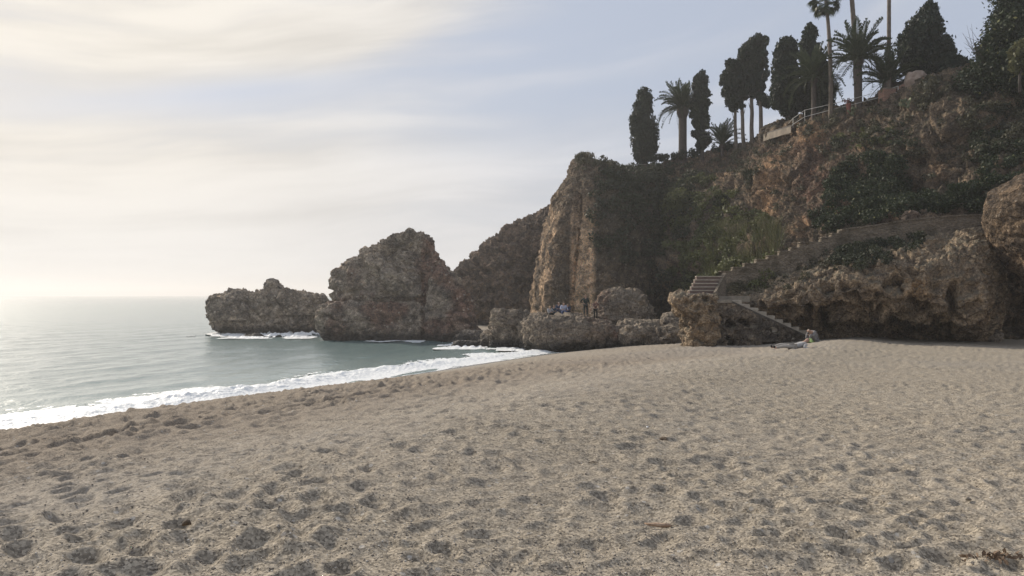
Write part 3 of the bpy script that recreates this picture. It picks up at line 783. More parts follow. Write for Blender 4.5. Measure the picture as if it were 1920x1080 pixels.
# the tall fin of rock at the end of the cliff
fr = [
 # left-back, left edge, left face, crease left, crease, pale edge, right face, right, joins cliff
 [(1015, 612, 84), (996, 612, 78), (1028, 612, 73), (1066, 612, 72.5), (1070, 612, 73.4), (1116, 612, 70.6), (1165, 612, 71), (1215, 612, 74.5), (1262, 610, 80)],
 [(1018, 560, 84), (999, 560, 78), (1030, 560, 73), (1068, 560, 72.5), (1073, 560, 73.4), (1113, 560, 70.6), (1165, 560, 70.5), (1222, 560, 74.0), (1265, 560, 80)],
 [(1022, 500, 84), (1003, 500, 78), (1033, 500, 73), (1074, 500, 73), (1079, 500, 73.7), (1107, 500, 71.0), (1160, 500, 70.8), (1225, 500, 74), (1268, 500, 80)],
 [(1034, 440, 85), (1015, 440, 79), (1043, 440, 74), (1083, 440, 73.3), (1086, 440, 73.8), (1101, 440, 72.3), (1155, 440, 71.5), (1222, 440, 75), (1268, 440, 81)],
 [(1052, 385, 85), (1033, 385, 80), (1055, 385, 75), (1087, 385, 74), (1089, 385, 74.3), (1096, 385, 73.2), (1150, 385, 72.5), (1215, 385, 76), (1265, 385, 82)],
 [(1070, 338, 85), (1058, 338, 80), (1071, 338, 76.5), (1089, 340, 75.2), (1091, 340, 75.6), (1094, 340, 74.6), (1145, 345, 74.2), (1205, 350, 78), (1260, 345, 83)],
 [(1080, 309, 85), (1077, 306, 81), (1084, 303, 79), (1092, 300, 77.5), (1096, 299, 77.2), (1100, 298, 77), (1138, 309, 77), (1190, 326, 80), (1255, 322, 84)],
]
def fin_zone(px, py, G):
    pale = sstep(px, 1066, 1074) * (1 - sstep(px, 1106, 1120)) * sstep(py, 330, 480) * (1 - sstep(np.abs(px - (1094 + (py - 385) * 0.005)), 14 + (py - 330) * 0.10, 18 + (py - 330) * 0.115))
    left = 0.85 * (1 - sstep(px, 1024 + (500 - py) * 0.19, 1046 + (500 - py) * 0.19)) * sstep(py, 330, 430) * (1 - sstep(py, 575, 600) * .4)
    z = pale * 1.1 + left * sstep(fbm(G * np.array([1.0, 1.0, 0.22]), 3, 6), -0.35, 0.45)
    return np.clip(z, 0, 1)
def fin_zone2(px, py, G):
    return np.clip(sstep(px, 1112, 1135) * 0.85 * (1 - 0.6 * sstep(py, 470, 520)) + 0.5 * blob(px, py, 1052, 540, 12, 50), 0, 1)  # dark overgrown right face; the blob paints in shade left of the pale face
fin_o, FG, FN = patch(fr, 300, 330, 71, 0.55, M['fin'], 'rock_fin', 'tall fin of rock with two pale orange scars and grass on its peak', zonef=px_zone(fin_zone), zone2f=px_zone(fin_zone2),
    back=((2.5, -0.4), (7, -4.0), (9, -14)), blocks=0.6, scale=1.4, fine=1.3)

# lower honeycombed shelf under the stair wall
lst = [1322, 1350, 1390, 1430, 1470, 1510, 1560, 1610, 1660, 1710, 1760, 1805, 1845, 1868, 1876, 1872]
ltab = {
 1322: [(652, 46), (610, 45.5), (585, 45.3), (570, 45.3), (562, 45.5), (556, 46.5), (552, 48)],
 1350: [(650, 46.5), (610, 46), (585, 45.6), (570, 45.6), (560, 46), (552, 46.8), (546, 48)],
 1390: [(650, 46.5), (612, 46.2), (590, 45.8), (572, 45.6), (560, 45.8), (545, 46.8), (534, 48)],
 1430: [(648, 46.5), (615, 46.3), (592, 45.6), (570, 45.2), (557, 45.4), (535, 46.6), (522, 48)],
 1470: [(646, 46.5), (615, 46.2), (592, 45.0), (565, 44.3), (548, 44.6), (522, 46.2), (508, 47.5)],
 1510: [(642, 46.5), (618, 46.4), (595, 44.6), (560, 43.6), (530, 44.2), (508, 45.8), (492, 47)],
 1560: [(640, 46.8), (620, 46.5), (598, 44.2), (550, 42.8), (512, 43.6), (492, 45.3), (476, 46.5)],
 1610: [(640, 46.8), (620, 46.5), (600, 43.8), (545, 42.0), (503, 42.8), (485, 44.6), (470, 46)],
 1660: [(640, 46.5), (620, 46.2), (602, 43.2), (545, 41.6), (500, 42.3), (480, 44.2), (464, 45.5)],
 1710: [(640, 46), (622, 45.6), (605, 42.6), (550, 41.0), (495, 41.8), (472, 43.6), (456, 45)],
 1760: [(640, 45), (625, 44.0), (610, 42.0), (560, 40.6), (485, 41.4), (462, 43.2), (446, 44.6)],
 1805: [(640, 44.5), (628, 43.2), (612, 41.2), (560, 40.3), (475, 41.2), (450, 43.0), (436, 44.3)],
 1845: [(640, 44.5), (622, 43.4), (598, 41.4), (550, 40.4), (470, 41.4), (442, 43.0), (430, 44.2)],
 1868: [(640, 45), (600, 43.6), (570, 42.4), (530, 41.4), (480, 42.2), (450, 43.6), (430, 44.6)],
 1876: [(640, 46), (600, 45.6), (570, 44.6), (530, 43.4), (480, 44.2), (450, 45.0), (430, 45.6)],
 1872: [(640, 49), (600, 49), (570, 48.5), (530, 48), (480, 48), (450, 48), (430, 48)],
}
lrows = [[(px, ltab[px][k][0], ltab[px][k][1]) for px in lst] for k in range(7)]
def shelf_zone(px, py, G):
    z = 0.8 * blob(px, py, 1480, 585, 50, 22) + 0.7 * blob(px, py, 1600, 560, 40, 22) + 0.7 * blob(px, py, 1735, 535, 50, 30) + 0.5 * blob(px, py, 1840, 590, 40, 40) + 0.5 * blob(px, py, 1740, 460, 40, 12)
    return np.clip(z * (0.8 + 0.8 * fbm(G * 0.9, 3, 4)), 0, 1)
def shelf_carve(px, py, G):
    wx = px + 9 * fbm(G * 0.9, 3, 91); wy = py + 6 * fbm(G * 0.9 + 7, 3, 92)
    d = np.zeros(px.shape)
    for (x0, y0, rx, ry, dep, rot) in ((1475, 576, 17, 9, 1.3, 5), (1520, 580, 12, 11, 1.5, 0), (1560, 574, 20, 8, 1.3, -30), (1548, 596, 14, 7, 1.0, 0), (1600, 556, 14, 8, 1.2, 20), (1622, 574, 16, 9, 1.5, 35), (1640, 590, 12, 6, 1.0, 0),
            (1505, 603, 30, 11, 1.6, 0), (1560, 612, 34, 10, 1.4, 3), (1620, 611, 34, 10, 1.4, 0), (1680, 612, 26, 8, 1.2, 0), (1705, 572, 10, 9, 1.2, 0), (1722, 583, 16, 12, 1.7, 20), (1744, 602, 14, 7, 1.0, 0), (1788, 560, 13, 34, 1.0, 4), (1796, 596, 16, 9, 1.3, 10),
            (1445, 580, 22, 6, 0.9, 22), (1550, 545, 12, 8, 0.8, 0), (1676, 528, 16, 26, 0.7, 0), (1585, 535, 10, 6, 0.6, 0), (1650, 556, 10, 6, 0.8, 0), (1690, 545, 8, 6, 0.6, 0), (1760, 618, 40, 8, 1.0, 0)):
        c, s_ = math.cos(R(rot)), math.sin(R(rot)); a = ((wx - x0) * c + (wy - y0) * s_) / rx; b_ = (-(wx - x0) * s_ + (wy - y0) * c) / ry
        d = np.maximum(d, dep * 1.5 * (1 - sstep(np.sqrt(a * a + b_ * b_), 0.85, 1.12)))
    return d
shelf_o, LG, LN = patch(lrows, 230, 520, 81, 0.42, M['ochre'], 'rock_shelf', 'honeycombed ochre rock shelf under the stepped wall, rising from the sand', kind=None, cat='rock',
    zonef=px_zone(shelf_zone), back=((1.5, 0.1), (4, -1.0)), carve=shelf_carve, blocks=0.5, scale=1.0, pits=0.45, pit_scale=1.1, fine=1.2)

# big overhanging boulder at the right edge
rock_object('overhanging_boulder', 'huge smooth orange-brown boulder overhanging at the right edge', [
    ring_rock([(338, 1925, 2010), (345, 1905, 2040), (358, 1884, 2060), (375, 1872, 2080), (395, 1860, 2090), (412, 1860, 2100), (432, 1865, 2100), (455, 1876, 2100), (480, 1892, 2090), (505, 1903, 2080), (530, 1920, 2060), (560, 1945, 2040), (575, 1965, 2020)],
              40.5, 0.8, 130, 220, 2.3, 91, 0.42, blocks=0.3, scale=1.8, fine=0.8, skirt=None)], M['orange_boulder'])
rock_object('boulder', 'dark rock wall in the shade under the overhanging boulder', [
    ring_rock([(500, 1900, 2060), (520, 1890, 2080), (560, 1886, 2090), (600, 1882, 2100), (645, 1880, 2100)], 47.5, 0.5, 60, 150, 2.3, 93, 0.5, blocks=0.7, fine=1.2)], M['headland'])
rock_object('stone', 'small grey stone on the sand below the overhanging boulder', [
    ring_rock([(622, 1860, 1870), (625, 1855, 1876), (631, 1853, 1878), (637, 1853, 1878)], 44.0, 0.9, 24, 50, 2.3, 95, 0.08, blocks=0.6, scale=0.4, skirt=0.8)], M['boulder'])
rock_object('stone', 'grey stone resting on top of the long sloping wall', [
    ring_rock([(398, 1700, 1712), (401, 1695, 1718), (408, 1692, 1721), (416, 1692, 1721)], 46.6, 0.7, 24, 50, 2.3, 97, 0.10, blocks=0.6, scale=0.4, skirt=7.5)], M['headland'])
rock_object('boulder', 'light rounded boulder on the cliff edge beside the brick wall', [
    ring_rock([(133, 1711, 1725), (137, 1704, 1731), (144, 1700, 1736), (156, 1698, 1738)], 60.3, 0.8, 30, 70, 2.4, 99, 0.14, blocks=0.5, scale=0.6, skirt=20.3)], flat_mat('pale_stone', (0.40, 0.31, 0.25), (0.25, 0.18, 0.14), 1.5))

# --- block under the lower stairs
rock_object('rock_block', 'pitted ochre rock block carrying the stair landing', [
    ring_rock([(553, 1276, 1336), (555, 1264, 1340), (562, 1260, 1342), (572, 1264, 1343), (585, 1268, 1345), (600, 1276, 1346), (620, 1282, 1346), (640, 1283, 1346), (655, 1284, 1346)],
              44.6, 1.0, 110, 150, 2.8, 101, 0.42, blocks=0.6, scale=0.9, pits=0.6, pit_scale=0.9, fine=0.9, Tabs=1.5, zonef=px_zone(lambda px, py, G: 0.45 * sstep(fbm(G * 0.9, 3, 2), -0.2, 0.5)), skirt=0.3)], M['ochre'])
# ------------------------------------------------------------------ simple solids
def box_mesh(name, x0, x1, y0, y1, z0, z1, mat, bev=0.0):
    V = np.array([(x0, y0, z0), (x1, y0, z0), (x1, y1, z0), (x0, y1, z0), (x0, y0, z1), (x1, y0, z1), (x1, y1, z1), (x0, y1, z1)])
    Fc = [0, 3, 2, 1, 4, 5, 6, 7, 0, 1, 5, 4, 1, 2, 6, 5, 2, 3, 7, 6, 3, 0, 4, 7]
    return make_mesh(name, V, Fc, 4, mat, smooth=False)
def tube(pts, rad, n=8, cap=True):
    """closed-ended tube through points, returns V, quad F"""
    pts = [Vector(p) for p in pts]; V = []; k = len(pts)
    rad = [rad] * k if isinstance(rad, (int, float)) else rad
    ref = Vector((0, 0, 1))
    d0 = (pts[-1] - pts[0]).normalized()
    if abs(d0.z) > 0.8: ref = Vector((1, 0, 0))
    for i, p in enumerate(pts):
        d = (pts[min(i + 1, k - 1)] - pts[max(i - 1, 0)]).normalized()
        a = d.cross(ref).normalized(); b = d.cross(a)
        for j in range(n):
            t = 2 * math.pi * j / n; V.append(p + (a * math.cos(t) + b * math.sin(t)) * rad[i])
    V = np.array([tuple(v) for v in V]); Fc = grid_faces(k, n, True)
    if cap:
        c0, c1 = len(V), len(V) + 1
        V = np.concatenate([V, [tuple(pts[0]), tuple(pts[-1])]])
        ex = []
        for j in range(n):
            j2 = (j + 1) % n
            ex += [c0, j2, j, c0]; ex += [c1, (k - 1) * n + j, (k - 1) * n + j2, c1]
        ex = np.array(ex).reshape(-1, 4)
        # degenerate quads become triangles: drop the duplicate by collapsing to a tiny quad
        mid = (V[ex[:, 0]] + V[ex[:, 1]]) / 2
        m0 = len(V); V = np.concatenate([V, mid]); ex[:, 3] = ex[:, 2]; ex2 = ex.copy()
        ex2[:, 1] = m0 + np.arange(len(ex)); ex2[:, 2] = ex[:, 1]; ex2[:, 3] = ex[:, 2]
        Fc = np.concatenate([Fc, ex2.reshape(-1)])
    return V, Fc
def join_vf(parts):
    Vs, Fs, off = [], [], 0
    for V, Fc in parts:
        Vs.append(V); Fs.append(np.asarray(Fc) + off); off += len(V)
    return np.concatenate(Vs), np.concatenate(Fs)
def prism(poly, y0, y1):
    """poly list of (x,z) -> closed prism along y, as V, face list"""
    n = len(poly)
    V = [(x, y0, z) for x, z in poly] + [(x, y1, z) for x, z in poly]
    Fc = [list(range(n))[::-1], list(range(n, 2 * n))] + [[i, (i + 1) % n, n + (i + 1) % n, n + i] for i in range(n)]
    return V, Fc
def poly_mesh(name, V, Fc, mat, smooth=False):
    me = bpy.data.meshes.new(name); me.from_pydata([tuple(v) for v in V], [], Fc); me.materials.append(mat); me.update()
    me.polygons.foreach_set('use_smooth', [smooth] * len(me.polygons)); return me
def bevel(o, w=0.02, seg=2):
    b = o.modifiers.new('bevel', 'BEVEL'); b.width = w; b.segments = seg; b.limit_method = 'ANGLE'; return o

# ------------------------------------------------------------------ stairs and walls
def rough_wall(name, top, bottom, Y0f, thick, mat, parent, nx=160, nz=34, seed=5, amp=0.05):
    """wall slab following the given top and bottom lines (lists of (px,py)); Y0f gives the depth of its front at px"""
    pxs = np.linspace(top[0][0], top[-1][0], nx)
    tp = np.interp(pxs, [a[0] for a in top], [a[1] for a in top]); bt = np.interp(pxs, [a[0] for a in bottom], [a[1] for a in bottom])
    Y = np.array([Y0f(p) for p in pxs])
    rowsF = []
    for k in range(nz):
        f = k / (nz - 1); py = bt * (1 - f) + tp * f
        rowsF.append(np.stack([(pxs - 960) / F * Y, Y, H - (py - HOR) / F * Y], -1))
    G = np.array(rowsF)
    G[..., 1] += amp * fbm(G * 2.2, 3, seed) + amp * 0.5 * fbm(G * 6, 2, seed + 3)
    back = G[-1:].copy(); back[..., 1] += thick
    back2 = back.copy(); back2[..., 2] = G[:1, :, 2]
    G = np.concatenate([G, back, back2, G[:1]], 0)
    return link(name, make_mesh(name, G.reshape(-1, 3), grid_faces(*G.shape[:2]), 4, mat), parent)

wall_top = [(1352, 509), (1374, 509), (1375, 502), (1396, 502), (1397, 495), (1418, 495), (1419, 487), (1440, 487), (1441, 480), (1462, 480), (1463, 472), (1483, 472), (1484, 465), (1500, 465), (1501, 456), (1540, 455), (1541, 447), (1559, 446), (1560, 439), (1575, 438), (1576, 431), (1594, 429), (1633, 423), (1690, 415), (1771, 406), (1834, 402), (1880, 398)]
wall_bot = [(1352, 556), (1400, 545), (1450, 530), (1500, 512), (1560, 492), (1650, 482), (1750, 466), (1850, 446), (1880, 440)]
wY = lambda px: 47.2 - (px - 1352) / 528 * 2.6
sw = thing('stone_wall', 'long rubble stone wall with a stepped top climbing right above the rock shelf', 'wall', P(1352, 556, 47.2))
rough_wall('wall', wall_top, wall_bot, wY, 0.5, M['masonry'], None, 520, 36)
wo = bpy.data.objects['wall']; wo.parent = sw; wo.location = -Vector(sw.location)
k = 0
for i in range(0, 20, 2):
    (xa, ya), (xb, yb) = wall_top[i], wall_top[i + 1]
    if xb - xa < 8: continue
    Yc = wY((xa + xb) / 2)
    A, B = P(xa - 0.5, ya, Yc), P(xb + 0.5, yb, Yc)
    z = max(A[2], B[2])
    o = link('coping_stone', box_mesh('coping_stone', A[0], B[0], Yc - 0.06, Yc + 0.56, z - 0.015, z + 0.035 + 0.012 * (k % 3), M['masonry']), sw, -Vector(sw.location)); bevel(o, 0.012)
    k += 1
# sloping upper coping
V = []; Fc = []
cp = [(1577, 431.0), (1594, 428.5), (1633, 422.5), (1690, 414.5), (1730, 409.5), (1771, 405), (1800, 404.5), (1834, 402.5)]
for j, (px, py) in enumerate(cp):
    X, Y, Z = P(px, py, wY(px)); Z += 0.03 * math.sin(j * 2.3)
    V += [(X, Y - 0.08, Z - 0.05), (X, Y - 0.08, Z + 0.04), (X, Y + 0.58, Z + 0.04), (X, Y + 0.58, Z - 0.05)]
n = len(cp); Fc = [[i * 4 + a, i * 4 + (a + 1) % 4, i * 4 + 4 + (a + 1) % 4, i * 4 + 4 + a] for i in range(n - 1) for a in range(4)] + [[3, 2, 1, 0], [4 * n - 4, 4 * n - 3, 4 * n - 2, 4 * n - 1]]
link('sloping_coping', poly_mesh('sloping_coping', V, Fc, M['masonry']), sw, -Vector(sw.location))

# upper flight: pale treads over dark red risers, seen end on
us = thing('upper_stairs', 'short flight of pale treads with dark red risers above the landing', 'stairs', P(1320, 553, 44.6))
for i in range(6):
    py = 550.5 - i * 6.6; Yc = 44.5 + i * 0.30
    xl = 1290 + i * 3.3; xr = 1336 + i * 3.2
    A = P(xl, py, Yc); B = P(xr, py, Yc)
    s_ = link('step', box_mesh('step', A[0], B[0], Yc, Yc + 0.45, A[2] - 0.30, A[2] - 0.055, M['riser']), us, -Vector(us.location))
    tr = link('tread', box_mesh('tread', A[0] - 0.03, B[0] + 0.03, Yc - 0.04, Yc + 0.34, A[2] - 0.055, A[2], M['tread']), s_); bevel(tr, 0.01)
wl = link('side_wall', None, us)
bpy.data.objects.remove(wl)
V, Fc = prism([(P(1333, 550, 44.5)[0], P(1, 556, 44.5)[2]), (P(1341, 550, 44.5)[0], P(1, 556, 44.5)[2]), (P(1360, 515, 46)[0], P(1, 560, 46)[2]), (P(1360, 515, 46)[0], P(1, 512, 46.4)[2]), (P(1352, 515, 46)[0], P(1, 512, 46.4)[2])], 0, 0)
sideV = []
for (px, py, Yc) in ((1337, 549, 44.5), (1343, 547, 44.5), (1362, 511, 46.6), (1355, 511, 46.6)):
    X, Y, Z = P(px, py, Yc); sideV.append((X, Y, Z))
Vb = [(x, y, 3.6) for x, y, z in sideV]
V = sideV + Vb
Fc = [[0, 1, 2, 3], [4, 7, 6, 5], [0, 4, 5, 1], [1, 5, 6, 2], [2, 6, 7, 3], [3, 7, 4, 0]]
o = link('side_wall', poly_mesh('side_wall', V, Fc, M['masonry']), us, -Vector(us.location)); bevel(o, 0.02)

# landing slab and low parapet running right from it
ld = thing('landing', 'concrete landing slab with low kerb on top of the rock block', 'landing', P(1336, 556, 44.3))
A = P(1283, 553.5, 43.6); B = P(1338, 553.5, 43.6)
o = link('slab', box_mesh('slab', A[0], B[0] + 0.05, 43.55, 46.4, A[2] - 0.55, A[2] + 0.01, M['masonry']), ld, -Vector(ld.location)); bevel(o, 0.03)
A = P(1327, 556, 44.1); B = P(1408, 556, 44.8)
o = link('kerb', box_mesh('kerb', A[0], B[0], 45.0, 45.25, A[2] - 0.33, A[2] + 0.02, M['concrete']), ld, -Vector(ld.location)); bevel(o, 0.02)
A = P(1325, 563, 43.7); B = P(1372, 563, 43.7)
o = link('slab', box_mesh('slab', A[0], B[0], 43.58, 45.0, A[2] - 0.16, A[2] + 0.02, M['concrete']), ld, -Vector(ld.location)); bevel(o, 0.015)

# lower flight: steps behind a sloping dark wall
ls = thing('lower_stairs', 'lower flight of worn concrete steps descending right to the sand behind a dark sloping wall', 'stairs', P(1440, 600, 44))
PA, PB = P(1374, 565.5, 43.75), P(1528, 636, 45.0)        # slope line of the wall top
def wl_pt(f): return tuple(PA[i] + (PB[i] - PA[i]) * f for i in range(3))
nx, nz = 150, 50
fs = np.linspace(-0.30, 1.03, nx); G = np.zeros((nz, nx, 3))
for j, f in enumerate(fs):
    tx, ty, tz = wl_pt(max(f, 0)); 
    if f < 0: tx = PA[0] + f * 4.9; ty = PA[1]; tz = PA[2] - 0.02
    for i in range(nz):
        g = i / (nz - 1); zb = ground_z(tx, ty) - 0.5
        G[i, j] = (tx, ty - 0.02, zb + (tz - zb) * g)
dd = 0.30 * fbm(G * 0.9, 3, 6) + 0.09 * fbm(G * 3.2, 3, 8)
f1, f2, cid = worley(G * np.array([0.95, 0.95, 1.25]) + 0.3 * np.stack([fbm(G, 2, k) for k in range(3)], -1), 5)
edge = np.linspace(0, 1, nz)[:, None]
pit = (1 - sstep(f1, 0.26, 0.42)) * 0.9 * (cid > 0.25) * (1 - sstep(edge, 0.75, 0.9))
G[..., 1] += (dd + pit) * (1 - edge ** 6)
back = G[-1:].copy(); back[..., 1] += 0.22
back2 = G[:1].copy(); back2[..., 1] += 1.6
Gw = np.concatenate([G, back, back2], 0)
at = {'zone': np.zeros(Gw.shape[:2]).ravel(), 'zone2': np.clip(0.75 + 0.6 * fbm(Gw * 0.7, 3, 4), 0, 1).ravel() * 0.85}
link('wall', make_mesh('wall', Gw.reshape(-1, 3), grid_faces(*Gw.shape[:2]), 4, M['ochre'], attrs=at), ls, -Vector(ls.location))
for i in range(10):
    f = (i + 0.5) / 10; x, y, z = wl_pt(f)
    w = (PB[0] - PA[0]) / 10
    z = z + 0.02
    o = link('step', box_mesh('step', x - w * 0.62, x + w * 0.62, y + 0.16, y + 1.45, z - 0.6, z + 0.17, M['tread']), ls, -Vector(ls.location)); bevel(o, 0.02)
Vc = []
for f in (-0.02, 1.02):
    x, y, z = wl_pt(f); Vc += [(x, y - 0.03, z - 0.12), (x, y - 0.03, z + 0.01), (x, y + 0.14, z + 0.01), (x, y + 0.14, z - 0.12)]
Fc = [[a, (a + 1) % 4, 4 + (a + 1) % 4, 4 + a] for a in range(4)] + [[3, 2, 1, 0], [4, 5, 6, 7]]
link('sloping_kerb', poly_mesh('sloping_kerb', Vc, Fc, M['render']), ls, -Vector(ls.location))
#@@SECTION2
# ------------------------------------------------------------------ foliage
def leaves(cen, size, seed, up=0.0, tone=None, aspect=1.6, along=None, jitter=0.35, drop=0.0):
    """one four-cornered leaf per centre; returns V, F, attrs"""
    g = np.random.default_rng(seed); n = len(cen)
    if along is None: a = g.normal(size=(n, 3)); a[:, 2] += up
    else: a = along + jitter * g.normal(size=(n, 3))
    a /= np.linalg.norm(a, axis=1, keepdims=True)
    b = np.cross(a, g.normal(size=(n, 3))); b /= np.linalg.norm(b, axis=1, keepdims=True) + 1e-9
    s = (size * g.uniform(0.6, 1.3, n))[:, None]
    V = np.stack([cen - a * s * aspect / 2, cen + b * s / 2, cen + a * s * aspect / 2, cen - b * s / 2], 1).reshape(-1, 3)
    tn = g.random(n) if tone is None else np.clip(tone + g.normal(size=n) * 0.16, 0, 1)
    return V, np.arange(n * 4), {'tone': np.repeat(tn, 4), 'tone2': np.repeat(g.random(n), 4)}

def blob_leaves(C, Rad, per, size, seed, up=0.0, shell=0.55, flat=1.0, aspect=1.6):
    g = np.random.default_rng(seed); k = len(C)
    w = np.asarray(Rad) ** 2; cnt = np.maximum(3, (w / w.mean() * per)).astype(int)
    idx = np.repeat(np.arange(k), cnt); n = len(idx)
    d = g.normal(size=(n, 3)); d /= np.linalg.norm(d, axis=1, keepdims=True)
    r = Rad[idx] * (shell + (1 - shell) * g.random(n) ** 0.6) * np.where(g.random(n) < 0.12, g.uniform(1.0, 1.35, n), 1.0)
    d2 = d.copy(); d2[:, 2] *= flat
    cen = C[idx] + d2 * r[:, None]
    tn = np.random.default_rng(seed + 1).random(k)[idx] * 0.55 + 0.25
    return leaves(cen, size, seed + 2, up, tn, aspect)

def crown_from_profile(prof, Y, seed, nb=70, per=130, size=0.17, depth=0.85, bs=0.36, up=1.2, core=True, spiky=0.0):
    """prof: list of (py, xl, xr) describing the crown's outline from top to bottom"""
    g = np.random.default_rng(seed)
    Pp = np.array([((xl - 960) / F * Y, (xr - 960) / F * Y, H - (py - HOR) / F * Y) for py, xl, xr in prof])
    zs = Pp[::-1, 2]; xl = lambda z: np.interp(z, zs, Pp[::-1, 0]); xr = lambda z: np.interp(z, zs, Pp[::-1, 1])
    hmean = (Pp[:, 1] - Pp[:, 0]).mean() / 2
    C, Rd = [], []
    for i in range(nb):
        z = zs[0] + (zs[-1] - zs[0]) * (i + g.random()) / nb
        hw = (xr(z) - xl(z)) / 2; xc = (xr(z) + xl(z)) / 2
        br = min(bs * (0.55 * hw + 0.45 * hmean) * g.uniform(0.55, 1.6), hw * 0.95)
        th = g.random() * 6.283; rr = max(hw - br * 0.92, 0) * g.uniform(0.75, 1.12)
        C.append((xc + rr * math.cos(th), Y + rr * depth * math.sin(th), z)); Rd.append(max(br, 0.15))
    C = np.array(C); Rd = np.array(Rd)
    V, Fc, at = blob_leaves(C, Rd, per, size, seed + 1, up, 0.5, 1.15, 1.9)
    if core:
        t = np.linspace(0.04, 0.96, 26); z = zs[-1] + (zs[0] - zs[-1]) * t; th = np.linspace(0, 2 * np.pi, 22, endpoint=False)
        hw = (xr(z) - xl(z)) / 2 * 0.52 * np.minimum(1, np.minimum(t, 1 - t) * 9); xc = (xr(z) + xl(z)) / 2
        G = np.stack([xc[:, None] + hw[:, None] * np.cos(th), Y + hw[:, None] * depth * np.sin(th), np.broadcast_to(z[:, None], (26, 22))], -1)
        G = G + 0.30 * np.stack([fbm(G * 1.3 + 9 * k, 2, seed + k) for k in range(3)], -1)
        Vc = G.reshape(-1, 3); Fk = grid_faces(26, 22, True)
        Fc = np.concatenate([Fc, Fk + len(V)]); V = np.concatenate([V, Vc])
        at = {'tone': np.concatenate([at['tone'], np.full(len(Vc), 0.1)]), 'tone2': np.concatenate([at['tone2'], np.zeros(len(Vc))])}
    return V, Fc, at

def tree(name, label, cat, prof, Y, base, trunk_w, seed, mat='cypress', bark='bark', group=None, trunk_top=None, extra=None, branches=5, **kw):
    bx, by, bzv = P(base[0], base[1], Y)
    t = thing(name, label, cat, (bx, by, bzv), group); off = -Vector((bx, by, bzv))
    V, Fc, at = crown_from_profile(prof, Y, seed, **kw)
    if extra:
        for (pr, dy, s2) in extra:
            V2, F2, a2 = crown_from_profile(pr, Y + dy, s2, **kw)
            Fc = np.concatenate([Fc, F2 + len(V)]); V = np.concatenate([V, V2]); at = {k: np.concatenate([at[k], a2[k]]) for k in at}
    link('crown', make_mesh('crown', V, Fc, 4, M[mat], smooth=False, attrs=at), t, off)
    tt = trunk_top or ((prof[len(prof) // 2][1] + prof[len(prof) // 2][2]) / 2, prof[len(prof) // 2][0])
    ex, ey, ez = P(tt[0], tt[1], Y); w = trunk_w / F * Y / 2
    pts = [(bx, by, bzv - 1.2), (bx, by, bzv)] + [(bx + (ex - bx) * f + 0.05 * math.sin(f * 9 + seed), by, bzv + (ez - bzv) * f) for f in (0.2, 0.4, 0.6, 0.8, 1.0)]
    parts = [tube(pts, [w * 1.35, w * 1.2, w * 1.05, w, w * 0.85, w * 0.6, w * 0.25], 9)]
    g = np.random.default_rng(seed)
    for b in range(branches):
        f = g.uniform(0.35, 0.8); z = bzv + (ez - bzv) * f; a = g.random() * 6.28; L_ = g.uniform(0.5, 1.1)
        p0 = Vector((bx + (ex - bx) * f, by, z)); dv = Vector((math.cos(a) * 0.5, math.sin(a) * 0.5, 0.9)) * L_
        parts.append(tube([p0, p0 + dv * 0.5, p0 + dv + Vector((0, 0, 0.3))], [w * 0.4, w * 0.28, w * 0.1], 6))
    V, Fc = join_vf(parts)
    link('trunk', make_mesh('trunk', V, Fc, 4, M[bark]), t, off)
    return t

cy = 'cypresses on the garden terrace'
tree('cypress', 'dark cypress leaning left at the far left end of the hedge', 'tree',
     [(165, 1203, 1213), (172, 1196, 1221), (185, 1190, 1225), (200, 1184, 1226), (215, 1181, 1228), (235, 1180, 1233), (262, 1178, 1236), (280, 1180, 1235), (295, 1188, 1222), (308, 1197, 1216)],
     85, (1208, 312), 9, 201, group=cy, nb=85)
tree('cypress', 'narrow dark cypress with sky gaps right of the thick-trunked palm', 'tree',
     [(138, 1303, 1326), (146, 1299, 1331), (165, 1297, 1331), (180, 1294, 1332), (200, 1293, 1332), (225, 1292, 1330), (240, 1294, 1332), (258, 1292, 1336), (270, 1300, 1330), (280, 1308, 1322)],
     82.5, (1317, 300), 8, 202, group=cy, nb=70, core=True)
tree('cypress', 'small cypress with bare trunk, leftmost of the close group of four', 'tree',
     [(116, 1363, 1380), (122, 1355, 1388), (140, 1350, 1394), (160, 1350, 1396), (180, 1352, 1394), (196, 1356, 1392), (204, 1368, 1386)], 79, (1381, 282), 6, 203, 'cypress', 'pale_bark', cy, trunk_top=(1376, 165), nb=55)
tree('cypress', 'cypress with bare leaning trunk, second from left in the close group of four', 'tree',
     [(88, 1386, 1402), (98, 1380, 1408), (125, 1378, 1410), (160, 1376, 1408), (185, 1376, 1402), (200, 1382, 1400)], 78.5, (1395, 276), 6.5, 204, 'cypress', 'pale_bark', cy, trunk_top=(1388, 150), nb=55)
tree('cypress', 'tall broad cypress with bare trunk, third from left in the close group of four', 'tree',
     [(76, 1398, 1424), (88, 1390, 1430), (110, 1388, 1430), (140, 1390, 1428), (165, 1392, 1425), (182, 1400, 1416)], 78, (1410, 266), 7, 205, 'cypress', 'pale_bark', cy, trunk_top=(1408, 130), nb=60)
tree('cypress', 'tall cypress with round top and bare trunk, rightmost of the close group of four', 'tree',
     [(69, 1414, 1432), (74, 1406, 1440), (90, 1400, 1446), (115, 1404, 1445), (140, 1410, 1441), (160, 1412, 1436), (178, 1416, 1434), (190, 1418, 1446), (200, 1422, 1444)], 77.5, (1427, 256), 7, 206, 'cypress', 'pale_bark', cy, trunk_top=(1424, 130), nb=70)
